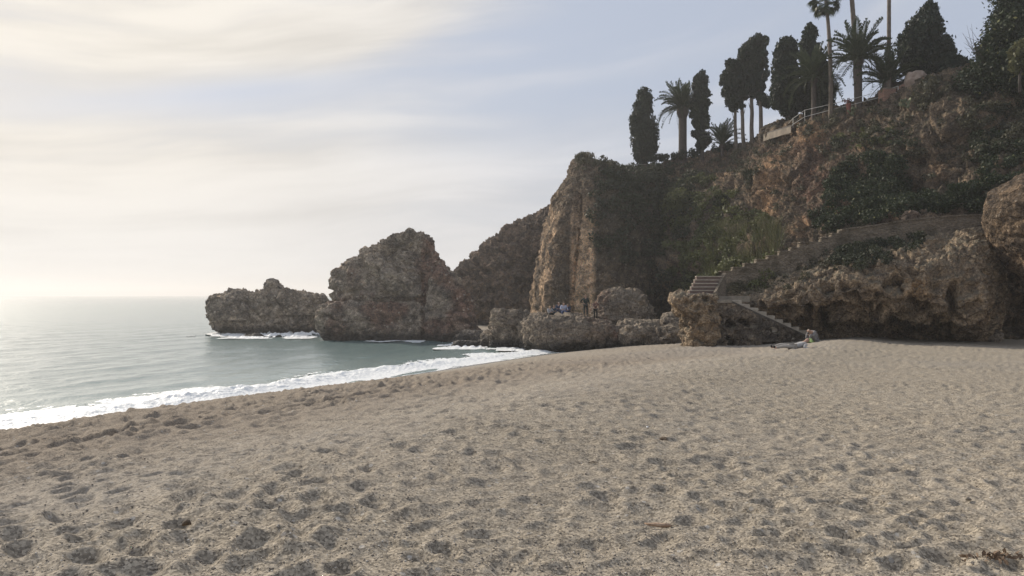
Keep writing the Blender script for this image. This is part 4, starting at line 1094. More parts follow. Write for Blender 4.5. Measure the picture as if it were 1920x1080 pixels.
tree('cypress', 'massive dark cypress reaching down to the railing end', 'tree',
     [(72, 1468, 1486), (80, 1460, 1492), (95, 1452, 1496), (115, 1446, 1498), (140, 1444, 1502), (170, 1441, 1508), (190, 1444, 1506), (205, 1456, 1500), (222, 1472, 1494), (234, 1476, 1490)], 70, (1481, 240), 12, 207, group=cy, nb=110, per=150)
tree('cypress', 'pointed dark cypress standing behind the green palm', 'tree',
     [(46, 1513, 1524), (58, 1507, 1531), (80, 1500, 1538), (100, 1497, 1544), (130, 1500, 1556), (160, 1500, 1566), (185, 1496, 1568), (205, 1496, 1566), (222, 1502, 1562)], 70, (1535, 225), 12, 208, group=cy, nb=110, per=150)
tree('cypress', 'wide pointed cypress right of the brick wall', 'tree',
     [(4, 1738, 1746), (20, 1727, 1757), (40, 1708, 1762), (60, 1690, 1768), (85, 1684, 1777), (105, 1686, 1790), (125, 1696, 1798), (142, 1712, 1800)], 63, (1742, 150), 14, 209, group=cy, nb=130, per=170)
tree('tree', 'dark spreading tree at the top right corner of the cliff', 'tree',
     [(-90, 1900, 1985), (-40, 1880, 2010), (0, 1862, 2020), (30, 1858, 2020), (60, 1848, 2020), (90, 1836, 2020), (115, 1815, 2010), (140, 1800, 2000), (158, 1812, 1990), (174, 1840, 1980)], 54, (1925, 200), 16, 210, 'ivy', nb=260, per=280, size=0.14, bs=0.26, up=0.2, branches=9)
tree('bush', 'dark bush between the wide cypress and the tree at the corner', 'bush',
     [(106, 1780, 1796), (113, 1772, 1806), (125, 1768, 1822), (140, 1766, 1830)], 60, (1792, 148), 4, 211, nb=30, per=110)
tree('bush', 'yellow-green shrub at the right edge below the corner tree', 'bush',
     [(82, 1905, 1935), (95, 1896, 1945), (115, 1892, 1950), (130, 1900, 1945)], 50, (1912, 140), 4, 212, 'reed', nb=34, per=110, size=0.16, up=0.3)
tree('bush', 'grey-green rounded shrub on the slope below the wide cypress', 'bush',
     [(150, 1735, 1762), (160, 1722, 1776), (178, 1712, 1782), (198, 1708, 1778)], 57, (1745, 204), 4, 213, 'scrub_grey', nb=50, per=120, size=0.14, bs=0.3, up=0.5)

# bare twigs rising at the corner tree
tw = []
g = np.random.default_rng(3)
for i in range(14):
    a = P(1838 + g.uniform(-8, 14), 112 + g.uniform(-30, 10), 53.5); b = P(1815 + g.uniform(-12, 14), 62 + g.uniform(-20, 34), 53.5)
    mid = [(a[k] + b[k]) / 2 + g.normal() * 0.06 for k in range(3)]
    tw.append(tube([a, mid, b], [0.022, 0.014, 0.005], 5))
Vt, Ft = join_vf(tw); o = link('dead_branches', make_mesh('dead_branches', Vt, Ft, 4, M['bark']), None, (0, 0, 0), 'thin bare grey twigs sticking out left of the corner tree', 'branches')

# ------------------------------------------------------------------ palms
def frond_mesh(L_=2.4, rise=0.5, droop=1.0, seed=0, n=46, leaf=0.42, mat='palm'):
    """feather frond along +X, curving down; unit scale in metres"""
    g = np.random.default_rng(seed); V = []; Fc = []; tn = []
    t = np.linspace(0, 1, n)
    x = L_ * (t - 0.18 * t ** 3 * droop); z = L_ * (rise * t - droop * 0.55 * t ** 2.3)
    rad = 0.035 * (1 - t) + 0.006
    for i in range(n - 1):
        k = len(V)
        for q in (i, i + 1):
            V += [(x[q], -rad[q], z[q]), (x[q], 0, z[q] + rad[q]), (x[q], rad[q], z[q]), (x[q], 0, z[q] - rad[q])]
        for a in range(4): Fc += [k + a, k + (a + 1) % 4, k + 4 + (a + 1) % 4, k + 4 + a]
        tn += [0.85] * 8
    for i in range(3, n):
        w = leaf * math.sin(min(1, (t[i] * 1.08)) * math.pi * 0.93 + 0.12) ** 0.6
        for s in (-1, 1):
            dx = 0.55 * w + g.normal() * 0.03; dy = s * w * 0.72; dz = -0.20 * w + g.normal() * 0.04 + 0.12
            k = len(V); p = np.array([x[i], 0, z[i]]); e = p + np.array([dx, dy, dz]); m_ = p + 0.5 * np.array([dx, dy, dz])
            wd = 0.045
            V += [tuple(p), tuple(m_ + np.array([wd, 0, 0.01])), tuple(e), tuple(m_ - np.array([wd, 0, -0.0]))]
            Fc += [k, k + 1, k + 2, k + 3]; tn += [float(np.clip(0.4 + 0.25 * g.normal(), 0, 1))] * 4
    return make_mesh('frond', np.array(V), Fc, 4, M[mat], smooth=False, attrs={'tone': tn, 'tone2': np.zeros(len(tn))})
FR = {k: [frond_mesh(1.0 * 2.4, r_, d_, 50 + i * 7 + j, leaf=lf) for j in range(3)] for i, (k, r_, d_, lf) in enumerate(
    (('up', 0.15, 0.35, 0.44), ('mid', 0.25, 0.85, 0.46), ('low', 0.15, 1.25, 0.44)))}
def palm_trunk(bx, by, bz_, tx, tz, w, seed, rings=True, flare=1.15):
    n = 60; V = []; pts = []; rad = []
    for i in range(n):
        f = i / (n - 1)
        pts.append((bx + (tx - bx) * f ** 1.15, by, bz_ - 1.0 + (tz - bz_ + 1.0) * f))
        rad.append(w * (flare - (flare - 1) * min(1, f * 3)) * (1 + (0.07 if i % 2 else -0.04) * (1 if rings else 0.3)))
    return tube(pts, rad, 12)
def date_palm(label, crown, Y, base, tw_px, L_, seed, n=36, spread=(88, -25), group='feather palms on the garden terrace', boss=1.5, trunk='palm_bark'):
    bx, by, bzv = P(base[0], base[1], Y); cx, _, cz = P(crown[0], crown[1], Y)
    t = thing('palm_tree', label, 'palm tree', (bx, by, bzv), group); off = Vector((bx, by, bzv))
    w = tw_px / F * Y / 2
    V, Fc = palm_trunk(bx, by, bzv, cx, cz, w, seed)
    link('trunk', make_mesh('trunk', V, Fc, 4, M[trunk]), t, -off)
    g = np.random.default_rng(seed)
    for i in range(n):
        f = (i + 0.5) / n; el = spread[0] + (spread[1] - spread[0]) * f ** 0.85; az = i * 2.39996 + g.normal() * 0.15
        kind = 'up' if el > 55 else 'mid' if el > 12 else 'low'
        o = link('frond', FR[kind][i % 3], t)
        rr = w * 0.5
        o.location = Vector((cx + rr * math.cos(az), by + rr * math.sin(az), cz + (0.25 if el > 30 else 0.0))) - off
        o.rotation_euler = (g.normal() * 0.15, -R(el * 0.92), az)
        s = L_ / 2.4 * g.uniform(0.85, 1.1); o.scale = (s, s, s)
    V, Fc = tube([(cx, by, cz - w * 2.2), (cx, by, cz - w), (cx, by, cz + w * 0.2), (cx, by, cz + w * 1.3)], [w * 1.0, w * boss, w * boss, w * 0.5], 10)
    link('crown_base', make_mesh('crown_base', V, Fc, 4, M['palm_bark']), t, -off)
    return t
date_palm('palm with a very thick straight trunk beside the hedge', (1280, 205), 83.5, (1280, 292), 15, 3.2, 301, 56, (88, -8))
date_palm('small stemless palm showing its fronds above the block of hedge', (1354, 272), 80.5, (1354, 282), 6, 2.6, 302, 30, (82, 18))
date_palm('green palm with slender stem in front of the dark cypresses', (1526, 148), 66, (1526, 215), 9, 3.1, 303, 40, (88, -20))
date_palm('tall palm with arching fronds beside a leaning bare trunk', (1610, 112), 63, (1610, 206), 12, 3.4, 304, 42, (86, -8))
date_palm('short palm behind the brick wall with fronds fanning outwards', (1664, 158), 62.5, (1664, 176), 12, 3.1, 305, 34, (84, 8))

def fan_leaf_mesh(seed, r=0.75):
    g = np.random.default_rng(seed); V = []; Fc = []; tn = []
    L_ = 1.0
    for s in range(3):
        k = len(V); x0, x1 = L_ * s / 3, L_ * (s + 1) / 3
        for xx in (x0, x1): V += [(xx, -0.018, 0.05 - 0.10 * xx), (xx, 0, 0.07 - 0.10 * xx), (xx, 0.018, 0.05 - 0.10 * xx), (xx, 0, 0.03 - 0.10 * xx)]
        for a in range(4): Fc += [k + a, k + (a + 1) % 4, k + 4 + (a + 1) % 4, k + 4 + a]
        tn += [0.8] * 8
    for i in range(22):
        a = R(-112 + 224 * i / 21); k = len(V); dr = r * g.uniform(0.85, 1.1)
        c = np.array([L_, 0, -0.05]); d = np.array([math.cos(a), math.sin(a), 0]); pz = np.array([-d[1], d[0], 0])
        m_ = c + d * dr * 0.55; e = c + d * dr + np.array([0, 0, -0.35 * dr])
        V += [tuple(c), tuple(m_ + pz * 0.055 + np.array([0, 0, 0.03])), tuple(e), tuple(m_ - pz * 0.055)]
        Fc += [k, k + 1, k + 2, k + 3]; tn += [float(np.clip(0.45 + 0.2 * g.normal(), 0, 1))] * 4
    return make_mesh('fan_leaf', np.array(V), Fc, 4, M['palm'], smooth=False, attrs={'tone': tn, 'tone2': np.zeros(len(tn))})
FAN = [fan_leaf_mesh(70 + i) for i in range(3)]
def fan_palm(label, base, mid, top, Y, tw_px, seed, n=34, zc=None):
    bx, by, bzv = P(base[0], base[1], Y); tx, _, tz = P(top[0], top[1], Y)
    t = thing('fan_palm', label, 'palm tree', (bx, by, bzv), 'tall fan palms with bare stems'); off = Vector((bx, by, bzv))
    w = tw_px / F * Y / 2
    mx, _, mz = P(mid[0], mid[1], Y)
    pts, rad = [], []
    for i in range(70):
        f = i / 69; x = (1 - f) ** 2 * bx + 2 * f * (1 - f) * (2 * mx - (bx + tx) / 2) + f * f * tx; z = bzv - 1 + (tz - bzv + 1) * f
        pts.append((x, by, z)); rad.append(w * (1.25 - 0.4 * f) * (1.03 if i % 2 else 0.97))
    V, Fc = tube(pts, rad, 10); link('trunk', make_mesh('trunk', V, Fc, 4, M['pale_bark']), t, -off)
    g = np.random.default_rng(seed)
    for i in range(n):
        f = (i + 0.5) / n; el = 80 - 150 * f; az = i * 2.39996 + g.normal() * 0.2
        o = link('leaf', FAN[i % 3], t); o.location = Vector((tx, by, tz)) - off
        o.rotation_euler = (g.normal() * 0.2, -R(el), az); s = g.uniform(0.75, 1.0); o.scale = (s, s, s)
fan_palm('fan palm with slender bare trunk, its ragged crown cut by the top of the picture', (1557, 214), (1557, 110), (1549, 2), 64, 7, 401)
fan_palm('very tall leaning bare palm trunk crossing the arching palm, crown above the picture', (1607, 206), (1600, 95), (1580, -160), 63.5, 8, 402)
fan_palm('very tall straight bare palm trunk rising beside the brick wall', (1667, 176), (1667, 60), (1669, -190), 62, 6.5, 403)

# ------------------------------------------------------------------ hedge, fences, wall, pot
def hedge(name, label, a, b, Y, h, d, seed):
    A_ = np.array(P(a[0], a[1], Y[0])); B_ = np.array(P(b[0], b[1], Y[1]))
    t = thing(name, label, 'hedge', tuple(A_)); g = np.random.default_rng(seed); L_ = np.linalg.norm(B_ - A_)
    n = int(L_ * 3.2); C = []; Rd = []
    for i in range(n * 3):
        f = g.random(); p = A_ + (B_ - A_) * f; p[2] += g.uniform(0.28, h - 0.12); p[1] += g.uniform(-d / 2, d / 2); C.append(p); Rd.append(g.uniform(0.2, 0.33))
    V, Fc, at = blob_leaves(np.array(C), np.array(Rd), 70, 0.12, seed, 0.2)
    link('foliage', make_mesh('foliage', V, Fc, 4, M['cypress'], smooth=False, attrs=at), t, -Vector(A_))
    st_ = []
    for i in range(max(3, int(L_ * 1.2))):
        p = A_ + (B_ - A_) * (i + 0.5) / max(3, int(L_ * 1.2)); st_.append(tube([p + [0, 0, -0.9], p + [0, 0, 0.5]], [0.05, 0.04], 6))
    V, Fc = join_vf(st_); link('stems', make_mesh('stems', V, Fc, 4, M['bark']), t, -Vector(A_))
hedge('hedge', 'long low clipped dark hedge along the cliff edge between the first cypress and the palm', (1212, 308), (1308, 296), (84, 82.5), 0.95, 1.0, 501)
hedge('hedge', 'short square block of dark hedge under the small stemless palm', (1334, 292), (1374, 284), (81.5, 80.5), 1.15, 1.0, 502)

def railing(name, label, pts, posts, hts, r_=0.025, mat='white_paint', cat='railing'):
    base = P(*pts[0][:1], pts[0][2], pts[0][3]); t = thing(name, label, cat, base); off = -Vector(base)
    for col in (1, 2):
        V, Fc = tube([P(p[0], p[col], p[3]) for p in pts], r_, 6); link('rail', make_mesh('rail', V, Fc, 4, M[mat]), t, off)
    for (px, y0, y1, Yc) in posts:
        V, Fc = tube([P(px, y0, Yc), P(px, y1, Yc)], r_ * 1.15, 6); link('post', make_mesh('post', V, Fc, 4, M[mat]), t, off)
railing('railing', 'white two-bar metal railing along the cliff edge under the palms',
        [(1478, 232, 243, 67.5), (1487, 222, 233, 66.7), (1509, 206.5, 219, 65.7), (1558, 195.5, 206, 64.2), (1602, 184.5, 195, 62.9), (1656, 170, 181, 61.4), (1684, 161.5, 173, 60.6)],
        [(1487, 222, 240, 66.7), (1509, 206.5, 230, 65.7), (1558, 195.5, 220, 64.2), (1684, 161.5, 192, 60.6)], None)
railing('wire_fence', 'thin wire fence sloping down left of the first cypress',
        [(1128, 302, 308, 79), (1150, 308, 315, 80), (1176, 309, 315, 82), (1212, 308, 314, 84)],
        [(1150, 306, 324, 80), (1176, 307, 322, 82)], None, 0.014, 'white_paint', 'fence')
def brick_mat():
    m, nt, bs = nodemat('brickwork'); t = NT(nt); p = t.pos()
    mp = t.N.new('ShaderNodeMapping'); nt.links.new(p, mp.inputs[0]); mp.inputs['Rotation'].default_value = (R(90), 0, 0)
    b = t.N.new('ShaderNodeTexBrick'); nt.links.new(mp.outputs[0], b.inputs[0]); b.inputs['Scale'].default_value = 2.2
    b.inputs['Color1'].default_value = (0.30, 0.15, 0.10, 1); b.inputs['Color2'].default_value = (0.20, 0.105, 0.075, 1); b.inputs['Mortar'].default_value = (0.24, 0.2, 0.16, 1); b.inputs['Mortar Size'].default_value = 0.03
    nt.links.new(b.outputs[0], bs.inputs['Base Color']); bs.inputs['Roughness'].default_value = 0.9
    nt.links.new(t.bump(b.outputs[1], 0.02, -1.0), bs.inputs['Normal']); return m
M['brickwork'] = brick_mat()
A = P(1661, 163, 60.4); B = P(1684, 163, 60.4)
bw = thing('brick_wall', 'red brick pillar and low wall at the cliff edge behind the railing end', 'wall', (A[0], 60.4, A[2] - 2.4))
o = link('pillar', box_mesh('pillar', A[0], B[0], 60.75, 61.7, A[2] - 3.2, A[2] - 0.04, M['brickwork']), bw, -Vector(bw.location)); bevel(o, 0.02)
V = []
for (px, py, Yc) in ((1684, 162, 60.9), (1700, 154, 60.3), (1722, 147, 59.6), (1740, 143, 59.0)):
    X, Y, Z = P(px, py, Yc); V += [(X, Y, Z - 3.2), (X, Y, Z), (X, Y + 0.4, Z), (X, Y + 0.4, Z - 3.2)]
Fc = [[i * 4 + a, i * 4 + (a + 1) % 4, i * 4 + 4 + (a + 1) % 4, i * 4 + 4 + a] for i in range(3) for a in range(4)] + [[3, 2, 1, 0], [12, 13, 14, 15]]
link('low_wall', poly_mesh('low_wall', V, Fc, M['brickwork']), bw, -Vector(bw.location))
o = link('cap', box_mesh('cap', A[0] - 0.04, B[0] + 0.04, 60.70, 61.75, A[2] - 0.04, A[2] + 0.03, M['concrete']), bw, -Vector(bw.location)); bevel(o, 0.01)
# terrace retaining wall with a dark coping
V = []; 
for (px, py, Yc) in ((1432, 254, 74), (1442, 250, 72.5), (1460, 244.5, 70), (1480, 239, 67.8)):
    X, Y, Z = P(px, py, Yc - 1.2); V += [(X, Y - .4, Z - 0.55), (X, Y - .4, Z), (X, Y + 0.1, Z), (X, Y + 0.1, Z - 0.55)]
tw_ = thing('terrace_wall', 'pale plastered terrace wall with a dark coping below the massive cypress', 'wall', tuple(V[0]))
link('wall', poly_mesh('wall', V, Fc, M['pale_wall']), tw_, -Vector(tw_.location))
V2 = []
for i in range(4):
    x, y, z = V[i * 4 + 1]; V2 += [(x, y - 0.06, z), (x, y - 0.06, z + 0.12), (x, y + 0.56, z + 0.12), (x, y + 0.56, z)]
link('coping', poly_mesh('coping', V2, Fc, M['bark']), tw_, -Vector(tw_.location))
# flower pot
pc = P(1591, 204, 62.6); pt = thing('flower_pot', 'red terracotta flower pot with a pinkish plant behind the railing', 'flower pot', pc); pt.scale = (0.75, 0.75, 0.8)
V, Fc = tube([(0, 0, -0.6), (0, 0, 0.0), (0, 0, 0.42), (0, 0, 0.5), (0, 0, 0.52)], [0.2, 0.2, 0.27, 0.31, 0.26], 14)
link('pot', make_mesh('pot', V, Fc, 4, M['terracotta']), pt)
M['pink'] = leaf_mat('pink_flower', (0.10, 0.05, 0.05), (0.32, 0.15, 0.15))
V, Fc, at = blob_leaves(np.array([(0, 0, 0.72), (0.2, 0, 0.85), (-0.25, 0.1, 0.8), (0.05, 0.1, 1.0), (-0.4, 0, 0.9)]), np.array([0.2, 0.16, 0.16, 0.14, 0.1]), 40, 0.09, 9)
link('plant', make_mesh('plant', V, Fc, 4, M['pink'], smooth=False, attrs=at), pt)

# ------------------------------------------------------------------ plants growing on the cliff
def surf_sample(G, Nn, fn, n, seed, noise=0.6, nscale=0.35):
    g = np.random.default_rng(seed)
    P_ = G.reshape(-1, 3); Q = Nn.reshape(-1, 3)
    px = 960 + F * P_[:, 0] / P_[:, 1]; py = HOR - F * (P_[:, 2] - H) / P_[:, 1]
    du = np.linalg.norm(np.gradient(G, axis=0), axis=-1).reshape(-1) * np.linalg.norm(np.gradient(G, axis=1), axis=-1).reshape(-1)
    w = np.clip(fn(px, py), 0, None) * du
    w = w * (1 - noise + noise * 2 * sstep(fbm(P_ * nscale, 3, seed + 5), -0.15, 0.5))
    w = np.where(P_[:, 1] < 10, 0, w)
    if w.sum() <= 0: return np.zeros((0, 3)), np.zeros((0, 3))
    i = g.choice(len(P_), size=n, p=w / w.sum())
    return P_[i] + g.normal(size=(n, 3)) * 0.08, Q[i]
def poly_mask(poly, soft=8.0):
    pl = np.array(poly, float)
    def f(px, py):
        ins = np.zeros(len(px), bool); j = len(pl) - 1
        for i in range(len(pl)):
            xi, yi = pl[i]; xj, yj = pl[j]
            c = ((yi > py) != (yj > py)) & (px < (xj - xi) * (py - yi) / (yj - yi + 1e-9) + xi)
            ins ^= c; j = i
        return ins.astype(float)
    return f
def cover(name, label, G, Nn, mask, k, rad, per, size, seed, mat, kind='stuff', up=0.3, flat=0.8, noise=0.7, out=0.5, cat=None, nscale=0.35, aspect=1.6):
    C, Nr = surf_sample(G, Nn, mask, k, seed, noise, nscale)
    if not len(C): return
    g = np.random.default_rng(seed + 9)
    Rd = rad * g.uniform(0.5, 1.4, len(C))
    C = C + Nr * (Rd * out)[:, None]
    V, Fc, at = blob_leaves(C, Rd, per, size, seed + 1, up, 0.4, flat, aspect)
    if kind == 'stuff': return link(name, make_mesh(name, V, Fc, 4, M[mat], smooth=False, attrs=at), kind='stuff', label=label)
    base = np.array([C[:, 0].mean(), C[:, 1].mean(), C[:, 2].min()])
    return link(name, make_mesh(name, V - base, Fc, 4, M[mat], smooth=False, attrs=at), None, base, label, cat)
AG = lambda *gs: gs
fin_dark = poly_mask([(1108, 312), (1180, 322), (1262, 320), (1262, 420), (1255, 470), (1215, 500), (1150, 488), (1112, 440), (1104, 380)])
cover('scrub', 'dark scrub hanging over the right face of the rock fin', FG, FN, fin_dark, 520, 0.55, 60, 0.17, 601, 'scrub_dark', noise=0.55)
cover('scrub', 'sparse scrub on the lower right face of the rock fin', FG, FN, poly_mask([(1112, 440), (1262, 440), (1262, 600), (1150, 560)]), 90, 0.35, 45, 0.14, 602, 'scrub_dark', noise=0.9)
cover('grass_tuft', 'dry grass and brush on the peak of the rock fin', FG, FN, poly_mask([(1082, 285), (1150, 290), (1165, 325), (1085, 318)]), 80, 0.38, 50, 0.15, 603, 'scrub_grey', noise=0.3, up=1.5)
cover('scrub', 'dark scrub filling the gully behind the fin', CG, CN, poly_mask([(1150, 318), (1300, 308), (1310, 380), (1290, 470), (1330, 540), (1240, 540), (1225, 400)]), 620, 0.6, 60, 0.18, 604, 'scrub_dark', noise=0.5)
cover('scrub', 'olive scrub on the middle of the cliff', CG, CN, poly_mask([(1235, 360), (1330, 330), (1420, 400), (1470, 430), (1480, 480), (1350, 560), (1280, 560), (1240, 460)]), 560, 0.5, 60, 0.17, 605, 'scrub_green', noise=0.75)
cover('scrub', 'grey scrub under the cliff rim', CG, CN, poly_mask([(1300, 300), (1380, 284), (1470, 250), (1480, 300), (1420, 330), (1320, 340)]), 260, 0.4, 45, 0.14, 606, 'scrub_grey', noise=0.8)
cover('scrub', 'low grey-green scrub covering the upper right slope', CG, CN, poly_mask([(1500, 240), (1560, 214), (1650, 196), (1700, 170), (1800, 140), (1900, 150), (1960, 160), (1960, 300), (1800, 300), (1700, 290), (1600, 310), (1540, 300)]), 1300, 0.34, 50, 0.12, 607, 'scrub_grey', noise=0.8)
cover('scrub', 'dark green scrub on the upper right slope', CG, CN, poly_mask([(1560, 230), (1650, 200), (1720, 180), (1830, 150), (1960, 150), (1960, 320), (1850, 300), (1700, 280), (1560, 290)]), 330, 0.38, 60, 0.12, 608, 'scrub_dark', noise=0.95)
cover('grass', 'fresh green grass on the ledge of the upper slope', CG, CN, poly_mask([(1560, 262), (1620, 240), (1690, 240), (1680, 268), (1570, 285)]), 260, 0.22, 40, 0.10, 609, 'scrub_green', noise=0.4, up=1.5)
cover('creeper', 'dark creeper with pale flowers hanging in the middle of the cliff', CG, CN, poly_mask([(1570, 310), (1640, 285), (1690, 300), (1700, 360), (1690, 400), (1640, 420), (1540, 420), (1550, 370)]), 400, 0.45, 110, 0.12, 610, 'ivy', noise=0.6)
cover('creeper', 'dark creeper with pale flowers along the top of the long wall', CG, CN, poly_mask([(1500, 405), (1620, 395), (1700, 375), (1860, 350), (1870, 395), (1750, 405), (1620, 425), (1560, 440)]), 320, 0.38, 100, 0.11, 611, 'ivy', noise=0.7)
cover('creeper', 'dark creeper covering the cliff below the corner tree', CG, CN, poly_mask([(1830, 170), (1990, 150), (1990, 420), (1850, 380), (1830, 300)]), 240, 0.42, 90, 0.12, 612, 'ivy', noise=0.95)
cover('scrub', 'sparse dry scrub scattered over the bare cliff', CG, CN, poly_mask([(1330, 300), (1960, 150), (1960, 420), (1500, 440), (1330, 500)]), 420, 0.26, 32, 0.12, 613, 'scrub_grey', noise=0.9, nscale=0.7)
cover('scrub', 'dark low scrub growing below the stepped wall', LG, LN, poly_mask([(1540, 460), (1600, 440), (1720, 430), (1730, 470), (1640, 500), (1560, 505)]), 240, 0.32, 60, 0.10, 614, 'scrub_dark', noise=0.5)
cover('scrub', 'grey-green low scrub beside the landing on the shelf', LG, LN, poly_mask([(1345, 535), (1440, 505), (1540, 480), (1560, 500), (1470, 545), (1360, 556)]), 200, 0.24, 50, 0.09, 615, 'scrub_grey', noise=0.7)
cover('bush', 'rounded grey-green bush at the foot of the stepped wall beside the landing', LG, LN, poly_mask([(1415, 510), (1440, 505), (1446, 540), (1412, 545)]), 26, 0.40, 90, 0.10, 616, 'scrub_green', kind=None, cat='bush', noise=0.0)

def blades(C, h, w, n, seed, mat, name, label, cat, spread=0.5, lean=0.35, group=None, cyl=0.3):
    g = np.random.default_rng(seed); V = []; Fc = []; tn = []
    base = np.array(C).mean(0); base[2] = np.array(C)[:, 2].min()
    for c in C:
        for i in range(n):
            a = g.random() * 6.28; l = g.uniform(0.0, 1) * lean; hh = h * g.uniform(0.6, 1.15); r0 = g.random() * cyl
            p0 = np.array(c) + [r0 * math.cos(a), r0 * math.sin(a), -0.2]; d = np.array([math.cos(a) * l, math.sin(a) * l, 1.0])
            q = np.array([-math.sin(a), math.cos(a), 0]) * w
            p1 = p0 + d * hh * 0.55; p2 = p0 + d * hh + np.array([math.cos(a) * l, math.sin(a) * l, -0.5 * l]) * hh * 0.45
            k = len(V); V += [tuple(p0 - q), tuple(p0 + q), tuple(p1 + q * 0.9), tuple(p1 - q * 0.9), tuple(p2 + q * 0.12), tuple(p2 - q * 0.12)]
            Fc += [k, k + 1, k + 2, k + 3, k + 3, k + 2, k + 4, k + 5]; tn += [g.random()] * 6
    V = np.array(V)
    return link(name, make_mesh(name, V - base, Fc, 4, M[mat], smooth=False, attrs={'tone': tn, 'tone2': np.zeros(len(tn))}), None, base, label, cat, group)
rC, _ = surf_sample(CG, CN, poly_mask([(1340, 435), (1400, 425), (1460, 430), (1470, 470), (1400, 500), (1330, 490)]), 110, 71, 0.0)
blades(rC, 1.5, 0.020, 14, 72, 'reed', 'reed_bed', 'yellow-green reeds in the gully behind the upper stairs', 'reeds', lean=0.5, cyl=0.5)
rC, _ = surf_sample(CG, CN, poly_mask([(1290, 480), (1345, 470), (1350, 520), (1300, 530)]), 40, 73, 0.0)
blades(rC, 1.2, 0.022, 14, 74, 'scrub_green', 'reed_bed', 'darker reeds at the foot of the gully left of the stairs', 'reeds', lean=0.6, cyl=0.5)
for (px, py, s_, lb) in ((1340, 350, 1.5, 'dark spiky yucca clump below the block of hedge'), (1400, 338, 1.6, 'dark spiky yucca clump left of the orange scar'), (1348, 385, 1.1, 'lower dark yucca clump above the reeds')):
    c, _ = surf_sample(CG, CN, lambda x, y: ((np.abs(x - px) < 12) & (np.abs(y - py) < 10)).astype(float), 9, int(px), 0.0)
    c = c + np.array([0, -0.3, 0])
    c = c[np.linalg.norm(c - np.median(c, 0), axis=1) < 0.8]
    blades(c, s_ * 0.75, 0.045, 46, int(px), 'ivy', 'yucca', lb, 'yucca', lean=1.1, cyl=0.15, group='yuccas on the cliff')
for (px, py, lb) in ((1268, 388, 'rounded olive bush on the cliff right of the fin'), (1245, 345, 'feathery olive bush under the hedge')):
    cover('bush', lb, CG, CN, lambda x, y: ((np.abs(x - px) < 20) & (np.abs(y - py) < 14)).astype(float), 26, 0.75, 150, 0.16, 620 + px, 'scrub_green', kind=None, cat='bush', noise=0.0, out=0.9)
# drooping dry grass tufts
c, _ = surf_sample(FG, FN, poly_mask([(1084, 290), (1140, 296), (1150, 316), (1088, 310)]), 34, 76, 0.0)
blades(c, 0.75, 0.014, 18, 77, 'grass_dry', 'grass_tuft', 'tufts of dry grass on the very top of the rock fin', 'grass', lean=0.6, cyl=0.25)
c = [P(840, 507, 73), P(850, 512, 73), P(833, 502, 73)]
blades(c, 0.5, 0.016, 40, 78, 'scrub_dark', 'grass_tuft', 'small dark shrub in the notch between sea rock and headland', 'shrub', lean=0.8, cyl=0.3)
def cactus(px, py, seed, label):
    c, nn = surf_sample(CG, CN, lambda x, y: ((np.abs(x - px) < 8) & (np.abs(y - py) < 7)).astype(float), 1, seed, 0.0)
    if not len(c): return
    c = c[0] + np.array([0, -0.25, 0]); g = np.random.default_rng(seed); V = []; Fc = []; tn = []
    ends = [(c, np.array([0, 0, 1.0]))] * 3
    for lvl in range(3):
        new = []
        for (p, d) in ends:
            for b in range(2 if lvl else 1):
                dd = d + g.normal(size=3) * 0.55; dd[2] = abs(dd[2]) + 0.3; dd /= np.linalg.norm(dd); L_ = g.uniform(0.24, 0.36)
                side = np.cross(dd, g.normal(size=3)); side /= np.linalg.norm(side); th_ = np.cross(dd, side)
                m_ = p + dd * L_ / 2; k = len(V); n_ = 10
                for s_ in (-1, 1):
                    for j in range(n_):
                        a = 2 * math.pi * j / n_; V.append(tuple(m_ + dd * math.cos(a) * L_ / 2 + side * math.sin(a) * L_ * 0.34 + th_ * s_ * 0.025))
                V.append(tuple(m_ + th_ * 0.045)); V.append(tuple(m_ - th_ * 0.045)); tv = g.random(); tn += [tv] * (2 * n_ + 2)
                for j in range(n_):
                    j2 = (j + 1) % n_; Fc += [[k + j, k + j2, k + n_ + j2, k + n_ + j], [k + j2, k + j, k + 2 * n_ + 1], [k + n_ + j, k + n_ + j2, k + 2 * n_]]
                new.append((p + dd * L_ * 0.95, dd))
        ends = new
    me = poly_mesh('prickly_pear', np.array(V) - c, Fc, M['cactus'])
    at = me.attributes.new('tone', 'FLOAT', 'POINT'); at.data.foreach_set('value', np.array(tn, dtype=np.float32))
    link('prickly_pear', me, None, tuple(c), label, 'cactus', 'prickly pears on the upper slope')
g = np.random.default_rng(5)
cl = ['pale prickly pear below the leaning palm trunk', 'pale prickly pear under the flower pot', 'prickly pear just left of the brick pillar foot', 'prickly pear at the foot of the brick pillar', 'prickly pear right of the brick pillar foot',
      'prickly pear below the low brick wall', 'prickly pear beside the rounded grey-green shrub', 'prickly pear lower down below the brick pillar', 'lowest prickly pear above the green grass ledge', 'prickly pear far right below the corner tree']
for i, (px, py) in enumerate([(1612, 228), (1594, 222), (1650, 205), (1666, 202), (1684, 206), (1700, 198), (1706, 216), (1668, 224), (1640, 238), (1760, 212)]):
    cactus(px, py, 800 + i, cl[i])

